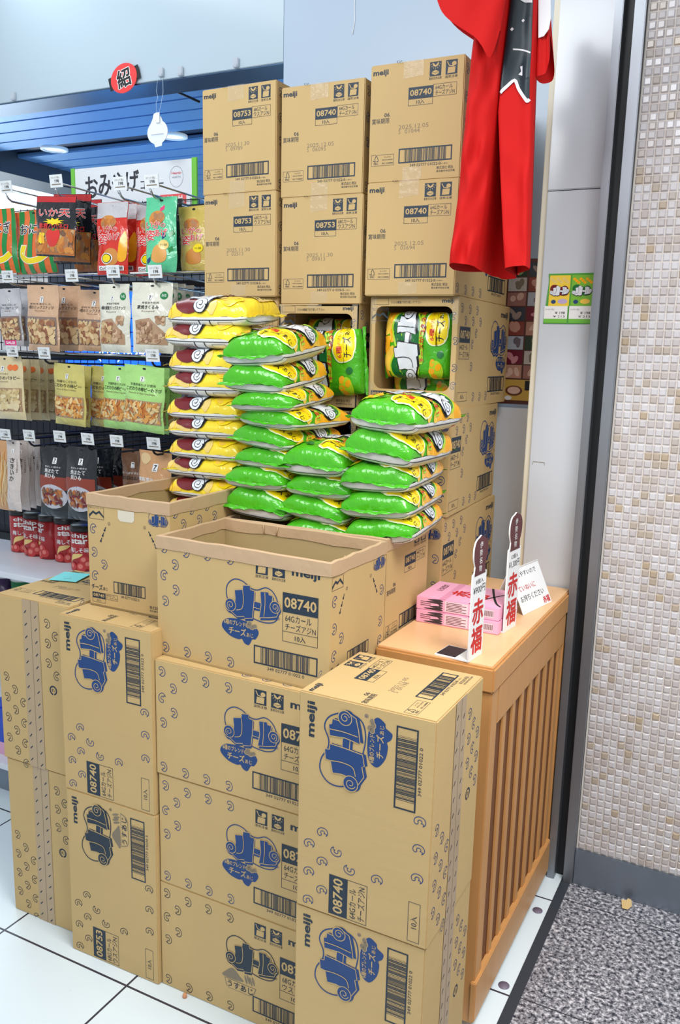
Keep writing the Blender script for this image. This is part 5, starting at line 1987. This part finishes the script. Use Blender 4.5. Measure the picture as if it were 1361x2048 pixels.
        a.text('暴君ハバネロ', X(.12), Y(.46), X(.86), Y(.545), INKR, 8, .05)
        a.poly(smooth([(X(.34), Y(.36)), (X(.40), Y(.44)), (X(.52), Y(.42)), (X(.64), Y(.44)), (X(.67), Y(.34)), (X(.62), Y(.2)), (X(.5), Y(.16)), (X(.4), Y(.2))]), INKR, 7)
        a.rect(X(.49), Y(.43), X(.53), Y(.47), STRG, 9)
        nuts(a, rr, X(.1), Y(.2), X(.3), Y(.40), [YEL, ORG], 12, X(.05), 7, .75, .06)
    elif kind in ('coco', 'tealsquid', 'goldsquid', 'blacksquid'):
        base = {'coco': REDF, 'tealsquid': TEAL, 'goldsquid': GOLD, 'blacksquid': BLKF}[kind]
        if kind == 'coco':
            a.rect(0, Y(.78), w, h, SILV, 0)
        if kind == 'tealsquid':
            for i in range(12):
                x, y = rr.uniform(.05, .9), rr.uniform(.1, .9)
                a.poly([(X(x), Y(y)), (X(x + .12), Y(y + .04)), (X(x + .1), Y(y + .1)), (X(x - .02), Y(y + .06))], rr.choice((INKR, BLUE, mat('pouch_pink', (226, 70, 120), .3), BLKF, STRG)), 0)
        a.disc(X(.42), Y(.72), X(.26), Y(.1), KAKI[0], 1)
        nuts(a, rr, X(.18), Y(.64), X(.66), Y(.80), [KAKI[0], KAKI[2], NUT[2]], 16, X(.09), 2, .75, .05)
        a.poly(smooth([(X(.3), Y(.28)), (X(.28), Y(.16)), (X(.5), Y(.12)), (X(.74), Y(.16)), (X(.72), Y(.32)), (X(.5), Y(.36))]), KAKI[0] if kind != 'tealsquid' else KAKI[1], 1)
        for t, x0, y0, x1, y1 in (('いか', .10, .58, .58, .68), ('の', .60, .59, .74, .65), ('姿', .10, .42, .40, .56), ('あげ', .40, .47, .80, .57)):
            a.text(t, X(x0), Y(y0), X(x1), Y(y1), PAPER, 4, .11)
            a.text(t, X(x0), Y(y0), X(x1), Y(y1), INKR, 6, .03)
        if kind == 'coco':
            a.disc(X(.42), Y(.22), X(.20), Y(.075), PAPER, 5)
            a.disc(X(.42), Y(.22), X(.17), Y(.064), BLACK, 6)
            a.disc(X(.42), Y(.22), X(.145), Y(.054), YEL, 7)
            a.rect(X(.14), Y(.055), X(.92), Y(.12), PAPER, 5)
            a.text('CoCo壱番屋', X(.17), Y(.063), X(.90), Y(.112), BLACK, 6, .03)
            a.poly(smooth([(X(.75), Y(.2)), (X(.8), Y(.45)), (X(.95), Y(.6)), (X(.99), Y(.4)), (X(.95), Y(.2))]), ORG, 1)
        else:
            a.disc(X(.68), Y(.36), X(.15), Y(.065), ORG3 if kind == 'tealsquid' else YEL, 5)
            a.text('チキン風味', X(.58), Y(.34), X(.78), Y(.375), BLACK, 6, 0)
    return a, base


def pouch(kind, w, h, th, seed=0):
    """A hanging pouch: flat hole-punched top seal, swollen body, flat bottom seal; print in front."""
    a, base = pouch_art(kind, w, h)
    a.it = [(([(min(max(p[0], .001), w - .001), min(max(p[1], .001), h - .001)) for p in vv]), ff, mm, ll) for vv, ff, mm, ll in a.it]
    rr = random.Random(kind + str(seed))
    p1, p2 = rr.uniform(0, 6), rr.uniform(0, 6)

    def prof(u, v):
        q, t = u / w, v / h
        e = max(0.0, math.sin(PI * min(max(q, 0), 1))) ** .55
        if t > .86:
            g_ = 0.0
        else:
            s = t / .86
            g_ = (max(0.0, math.sin(PI * min(max(s, 0), 1) ** .62))) ** .7
        return e * g_

    def front(u, v, hh):
        return Vector((u - w / 2 + .002 * math.sin(v / h * 9 + p1), -th * prof(u, v) + .0014 * math.sin(u / w * 11 + v / h * 14 + p2) - hh, v - h))

    def back(u, v):
        return Vector((u - w / 2 + .002 * math.sin(v / h * 9 + p1), .5 * th * prof(u, v) + .001 + .0014 * math.sin(u / w * 11 + v / h * 14 + p2), v - h))
    NU, NV = 12, 16
    us = [w * i / NU for i in range(NU + 1)]
    vs = [h * i / NV for i in range(NV + 1)]
    m = MB()
    r = NU + 1
    F = [(j * r + i, j * r + i + 1, (j + 1) * r + i + 1, (j + 1) * r + i) for j in range(NV) for i in range(NU)]
    m.add([front(u, v, 0) for v in vs for u in us], F, base, True)
    m.add([back(u, v) for v in vs for u in us], [tuple(reversed(f)) for f in F], base, True)
    m.conform(a, front, us, vs, .0006, .0002)
    # hang hole
    m.add([front(w / 2 + .006 * math.cos(t), h * .955 + .003 * math.sin(t), .0006) for t in [2 * PI * i / 12 for i in range(12)]], [tuple(range(12))], BLACKM)
    return m.mesh('snack_pouch')


_PM = {}
POUCHES = [
    # kind, left px, top px, right px, bottom px, depth, label, group
    ('stripe', -32, 418, 29, 547, 2.14, 'orange and green striped cracker bag at the left end of the top row', 'striped cracker bags'),
    ('stripe', 26, 420, 116, 548, 2.16, 'orange and green striped cracker bag behind the front black chili bag', 'striped cracker bags'),
    ('habanero', 72, 392, 158, 514, 2.00, 'front black chili chip bag with red top', 'black chili chip bags'),
    ('habanero', 108, 388, 186, 528, 2.10, 'black chili chip bag second on its hook, half behind the front one', 'black chili chip bags'),
    ('habanero', 146, 400, 208, 548, 2.19, 'black chili chip bag rearmost on its hook, beside the red curry bags', 'black chili chip bags'),
    ('coco', 196, 404, 258, 550, 2.05, 'red curry squid bag, front of the left red hook', 'red curry squid bags'),
    ('coco', 212, 408, 276, 550, 2.13, 'red curry squid bag second on the left red hook', 'red curry squid bags'),
    ('coco', 276, 408, 336, 552, 2.10, 'red curry squid bag behind the teal bag', 'red curry squid bags'),
    ('tealsquid', 293, 394, 354, 545, 2.01, 'teal patterned squid bag in the top row', 'squid bags'),
    ('blacksquid', 312, 398, 365, 548, 2.10, 'black squid bag right behind the teal one', 'squid bags'),
    ('goldsquid', 358, 412, 420, 545, 2.06, 'gold squid bag at the right end of the top row, next to the cases', 'squid bags'),
    ('tearnut', 0, 577, 42, 692, 2.05, 'grey clear-front nut bag at the left end of the second row', 'nut bags of the second row'),
    ('tearnut', 10, 577, 56, 692, 2.14, 'grey clear-front nut bag behind the leftmost one', 'nut bags of the second row'),
    ('mixnut', 55, 570, 120, 702, 2.01, 'brown mixed nut bag, front one on the left of the second row', 'nut bags of the second row'),
    ('mixnut', 98, 572, 162, 702, 2.10, 'brown mixed nut bag, the middle of three', 'nut bags of the second row'),
    ('mixnut', 160, 580, 222, 703, 2.07, 'brown mixed nut bag, partly behind the white nut bag', 'nut bags of the second row'),
    ('whitenut', 197, 568, 264, 705, 2.01, 'white roasted mixed nut bag with green seal', 'nut bags of the second row'),
    ('walnut', 268, 565, 342, 706, 2.00, 'white walnut bag with green seal, the front one', 'nut bags of the second row'),
    ('walnut', 286, 567, 356, 706, 2.08, 'white walnut bag second on its hook', 'nut bags of the second row'),
    ('walnut', 304, 569, 371, 706, 2.16, 'white walnut bag third on its hook', 'nut bags of the second row'),
    ('walnut', 325, 572, 390, 706, 2.25, 'white walnut bag rearmost on its hook, by the yellow stack', 'nut bags of the second row'),
    ('peanut', -22, 712, 48, 838, 2.00, 'beige peanut bag, front one at the left of the third row', 'peanut bags'),
    ('peanut', 2, 714, 66, 838, 2.07, 'beige peanut bag second on its hook', 'peanut bags'),
    ('peanut', 16, 716, 78, 838, 2.14, 'beige peanut bag third on its hook', 'peanut bags'),
    ('peanut', 36, 718, 98, 838, 2.21, 'beige peanut bag fourth on its hook', 'peanut bags'),
    ('peanut', 54, 720, 116, 838, 2.28, 'beige peanut bag rearmost on its hook', 'peanut bags'),
    ('kakipi', 107, 728, 173, 851, 2.00, 'olive yellow rice cracker bag, front one', 'rice cracker bags'),
    ('kakipi', 122, 730, 184, 851, 2.08, 'olive yellow rice cracker bag behind the front one', 'rice cracker bags'),
    ('kakipi', 180, 733, 243, 855, 2.08, 'olive yellow rice cracker bag partly behind the green ones', 'rice cracker bags'),
    ('wasabi', 210, 732, 274, 858, 2.04, 'pale green rice cracker bag, left one', 'rice cracker bags'),
    ('wasabi', 252, 732, 330, 864, 1.99, 'pale green rice cracker bag, front right one', 'rice cracker bags'),
    ('wasabi', 272, 732, 344, 864, 2.07, 'pale green rice cracker bag second on the right hook', 'rice cracker bags'),
    ('wasabi', 292, 734, 362, 864, 2.16, 'pale green rice cracker bag rearmost on the right hook', 'rice cracker bags'),
    ('tansquid', -30, 880, 22, 1018, 2.03, 'tan dried squid bag at the left end of the fourth row', 'dried squid bags'),
    ('sakiika', 15, 880, 45, 1020, 2.00, 'narrow white dried squid pouch, front one', 'dried squid bags'),
    ('sakiika', 30, 882, 60, 1018, 2.08, 'narrow white dried squid pouch second on its hook', 'dried squid bags'),
    ('sakiika', 42, 880, 70, 1014, 2.15, 'narrow white dried squid pouch third on its hook', 'dried squid bags'),
    ('sakiika', 56, 878, 83, 1010, 2.22, 'narrow white dried squid pouch rearmost on its hook', 'dried squid bags'),
    ('hotate', 85, 893, 142, 1033, 2.02, 'black scallop snack pouch, left one', 'black scallop pouches'),
    ('hotate', 133, 894, 196, 1040, 2.00, 'black scallop snack pouch, right front one above the cans', 'black scallop pouches'),
    ('hotate', 166, 892, 224, 1034, 2.12, 'black scallop snack pouch behind the right front one', 'black scallop pouches'),
    ('hotate', 196, 890, 250, 1030, 2.22, 'black scallop snack pouch rearmost on its hook', 'black scallop pouches'),
    ('brown', 244, 898, 292, 1010, 2.10, 'brown snack pouch right of the black scallop pouches', 'snack pouches behind the left open box'),
    ('caramel', 278, 903, 346, 1015, 2.03, 'caramel coloured snack pouch behind the left open box', 'snack pouches behind the left open box'),
]
for kind, xl, yt, xr, yb, yd, lb, gp in POUCHES:
    p, q = at((xl + xr) / 2, yt, 1, yd), at((xl + xr) / 2, yb, 1, yd)
    wd = at(xr, (yt + yb) / 2, 1, yd).x - at(xl, (yt + yb) / 2, 1, yd).x
    ht = p.z - q.z
    if kind not in _PM:
        thk = .012 if kind in ('sakiika', 'habanero') else .017
        _PM[kind] = (pouch(kind, wd, ht, thk), wd, ht)
    me, w0, h0 = _PM[kind]
    o = bpy.data.objects.new('snack_pouch', me)
    COL.objects.link(o)
    o.location = ((p.x + q.x) / 2, yd, p.z)
    o.scale = (wd / w0, 1, ht / h0)
    o.rotation_euler = (random.uniform(-.03, .03), random.uniform(-.03, .03) + (.05 if kind in ('habanero', 'kakipi', 'wasabi') else 0), random.uniform(-.12, .12))
    tag(o, lb, 'snack bag', gp)

# ---- peg hooks with price tags
def tagart(a, w, h, pink=False):
    a.text('スナック 税込', -w * .38, h * .18, w * .3, h * .36, GREY, 0, 0)
    a.text('198', -w * .1, -h * .12, w * .24, h * .12, BLACK, 0, .02)
    a.rect(-w * .36, -h * .3, w * .36, -h * .22, GREY, 0)
    if pink:
        a.rect(-w * .5, h * .5, w * .5, h * .95, mat('pink_tag_head', (226, 40, 120), .4), 0)
        a.text('SALE!', -w * .4, h * .6, w * .4, h * .86, PAPER, 1, .03)


def hook(tx, ty, yd, lb, rod_dz=-.035, pink=False, chrome=CHROME, rod=True):
    """A peg hook: rod with a raised tip, a label arm above it and a price tag on the arm's end."""
    p = at(tx, ty, 1, yd)
    o = empty('peg_hook', (p.x, 2.36, p.z))
    tag(o, lb, 'hook', 'peg hooks with price tags')
    d = yd - 2.36
    if rod:
        MB().tube([(-.012, 0, rod_dz - .005), (-.012, d + .03, rod_dz - .002), (-.012, d + .018, rod_dz + .004), (-.012, d + .008, rod_dz + .018)], .0034, chrome, 7).build('rod', o)
    MB().tube([(0, 0, -.012), (0, d + .004, -.004)], .0026, chrome, 7).build('label_arm', o)
    arm = next(c for c in bpy.data.objects if c.parent == o and c.name.startswith('label_arm'))
    w, h = .050, .036
    fr = plane_frame((0, d, 0), (1, 0, 0), (0, -.12, .99))
    m = MB().plate([(-w / 2, -h / 2), (w / 2, -h / 2), (w / 2, h / 2 + (.014 if pink else 0)), (-w / 2, h / 2 + (.014 if pink else 0))], .0016, mat('price_tag_white', (226, 230, 232), .45), fr)
    a = Art()
    tagart(a, w, h, pink)
    m.art(a, fr)
    m.build('price_tag', arm)


for tx, ty, yd, lb, kw in (
        (12, 374, 1.97, 'peg hook at the left end of the top row, with white price tag', {}),
        (112, 362, 1.97, 'peg hook with white price tag above the black chili bags', {}),
        (240, 367, 1.96, 'peg hook with white price tag above the red curry bags', {}),
        (303, 363, 1.96, 'peg hook with white price tag above the teal squid bag', {}),
        (15, 553, 1.97, 'peg hook with price tag above the leftmost nut bags', dict(rod_dz=-.02)),
        (143, 551, 1.97, 'peg hook with price tag above the brown nut bags', dict(rod_dz=-.02)),
        (226, 543, 1.97, 'peg hook with price tag above the white mixed nut bag', dict(rod_dz=-.035)),
        (310, 543, 1.97, 'peg hook with price tag above the white walnut bags', dict(rod_dz=-.035)),
        (24, 702, 1.97, 'peg hook with pink headed price tag in the third row', dict(pink=True, rod_dz=-.02, chrome=BLKWIRE)),
        (88, 706, 1.97, 'peg hook with price tag above the olive yellow cracker bags', dict(rod_dz=-.03, chrome=BLKWIRE)),
        (305, 711, 1.97, 'peg hook with price tag above the pale green cracker bags', dict(rod_dz=-.03, chrome=BLKWIRE)),
        (10, 869, 1.97, 'peg hook with price tag at the left end of the fourth row', dict(chrome=BLKWIRE, rod_dz=-.02)),
        (58, 871, 1.97, 'peg hook with price tag above the narrow white squid pouches', dict(chrome=BLKWIRE)),
        (119, 873, 1.97, 'peg hook with price tag above the left black scallop pouch', dict(chrome=BLKWIRE)),
        (175, 878, 1.97, 'peg hook with price tag above the right black scallop pouch', dict(chrome=BLKWIRE)),
        (233, 882, 1.97, 'peg hook with price tag right of the black scallop pouches', dict(chrome=BLKWIRE)),
        (307, 887, 1.97, 'peg hook with price tag above the caramel pouch', dict(chrome=BLKWIRE))):
    hook(tx, ty, yd, lb, **kw)

# ---- chip cans on the white shelf
CANR = mat('red_can_print', (176, 28, 36), .3, coat=.3)
CANK = mat('black_can_lid', (24, 24, 26), .35)
PLUM = mat('plum_print', (196, 60, 60), .35)
CHIP = mat('chip_print', (236, 206, 130), .4)


def can_proto():
    R, H = .0335, .116
    o = empty('chip_can')
    m = MB().lathe([(0, .001), (R, .001), (R, H - .012), (R * .98, H - .012)], CANR, 32)

    def cyl(u, v, h):
        t = -PI / 2 + u / R
        return Vector(((R + h) * math.cos(t), (R + h) * math.sin(t), v))
    a = Art()
    a.text('chip', -.024, .086, .022, .100, PAPER, 2, .03)
    a.text('star', -.024, .073, .022, .087, PAPER, 2, .03)
    a.text('梅しそ味', -.028, .050, .024, .063, PAPER, 2, .03)
    a.poly(smooth([(-.028, .02), (-.02, .044), (.008, .047), (.0, .038), (-.02, .03)], 4), CHIP, 2)
    for x, y, r in ((-.02, .013, .011), (.004, .012, .013), (.022, .018, .012), (.012, .030, .012), (-.034, .012, .009)):
        a.disc(x, y, r, r, PLUM, 1, 14)
        a.disc(x - .002, y + .002, r * .5, r * .5, mat('plum_light', (226, 130, 120), .35), 2, 10)
    m.conform(a, cyl, [-.06 + .006 * k for k in range(21)], [], .0004, .00015)
    m.build('can_body', o)
    MB().lathe([(0, H + .004), (R * .9, H + .004), (R * 1.02, H + .001), (R * 1.03, H - .012), (R * .97, H - .012)], CANK, 32).build('lid', o)
    return o


cp = can_proto()
for k, (px, py, rz, lb) in enumerate(((35, 1103, .3, 'red chip can at the left end of the white shelf'), (63, 1111, -.3, 'red chip can second from the left'), (93, 1117, -.95, 'red chip can in the middle of the five, turned aside'), (124, 1123, .25, 'red chip can fourth from the left'), (158, 1141, -.1, 'nearest red chip can, beside the left open box'))):
    c = cp if k == 0 else copy_tree(cp)
    q = at(px, py, 2, .578)
    c.location = (q.x, q.y + .03, .5785)
    c.scale = (1.36, 1.36, 1.36)
    c.rotation_euler = (0, 0, rz + math.atan2(-q.x, q.y) * .6)
    tag(c, lb, 'can', 'red chip cans on the white shelf')
# stock under the white shelf
for k, (x, yd, c, lb) in enumerate(((-2.50, 2.12, (62, 30, 80), 'purple snack tube under the white shelf'), (-2.405, 2.12, (28, 120, 60), 'green snack tube under the white shelf, left'), (-2.31, 2.13, (28, 120, 60), 'green snack tube under the white shelf, right'))):
    o = empty('snack_tube', (x, yd, .3605))
    m = MB().lathe([(0, .001), (.042, .001), (.042, .165), (0, .165)], mat('tube_%d' % k, c, .3, coat=.3), 28)
    m.build('tube_body', o)
    MB().lathe([(0, .172), (.040, .172), (.043, .168), (.043, .158), (.041, .158)], mat('tube_lid', (210, 214, 210), .4), 28).build('lid', o)
    tag(o, lb, 'snack tube', 'snack tubes under the white shelf')
gpart(MB().box((GX0, 2.02, .342), (GX1, 2.36, .360), SHELFW, .003), 'lower_shelf', 'white steel shelf')
o = MB().box((-2.12, 1.70, .1055), (-1.94, 1.86, .26), mat('blue_carton', (24, 70, 190), .35), .004)
o.box((-2.12, 1.698, .1055), (-1.94, 1.70, .145), mat('pink_carton_band', (226, 170, 200), .4))
tag(o.build('drink_carton'), 'blue carton with pink band on the bottom shelf at far left', 'carton')

# ------------------------------------------------------------------ small things on the floors
for x, y, lb in ((-.417, 1.912, 'round grey floor sticker farther along the threshold'), (-.4145, 1.621, 'round grey floor sticker nearer on the threshold')):
    m = MB().lathe([(.0125, .0), (.0125, .0008), (0, .0008)], mat('floor_sticker', (120, 108, 128), .5), 24)
    o = m.build('floor_sticker')
    o.location = (x, y, .0002)
    tag(o, lb, 'sticker', 'round floor stickers')
fr = plane_frame((-.222, 2.035, .012), (.9, .3, .1), (-.2, .8, .45))
m = MB().plate([(-.012, -.014), (.002, -.018), (.013, -.008), (.012, .010), (.004, .014), (.0, .008), (-.013, .010)], .0008, mat('scrap_paper', (206, 178, 122), .7), fr)
tag(m.build('paper_scrap'), 'torn scrap of yellowish paper on the granite by the mosaic wall', 'scrap')
m = MB()
m.lathe([(0, 0), (.005, .001), (.0045, .008), (.002, .011), (0, .011)], mat('chip_crumb', (216, 150, 110), .7), 10, (-1.005, 1.258, 0))
tag(m.build('chip_crumb'), 'small pinkish crumb on the floor before the front middle stack', 'crumb')
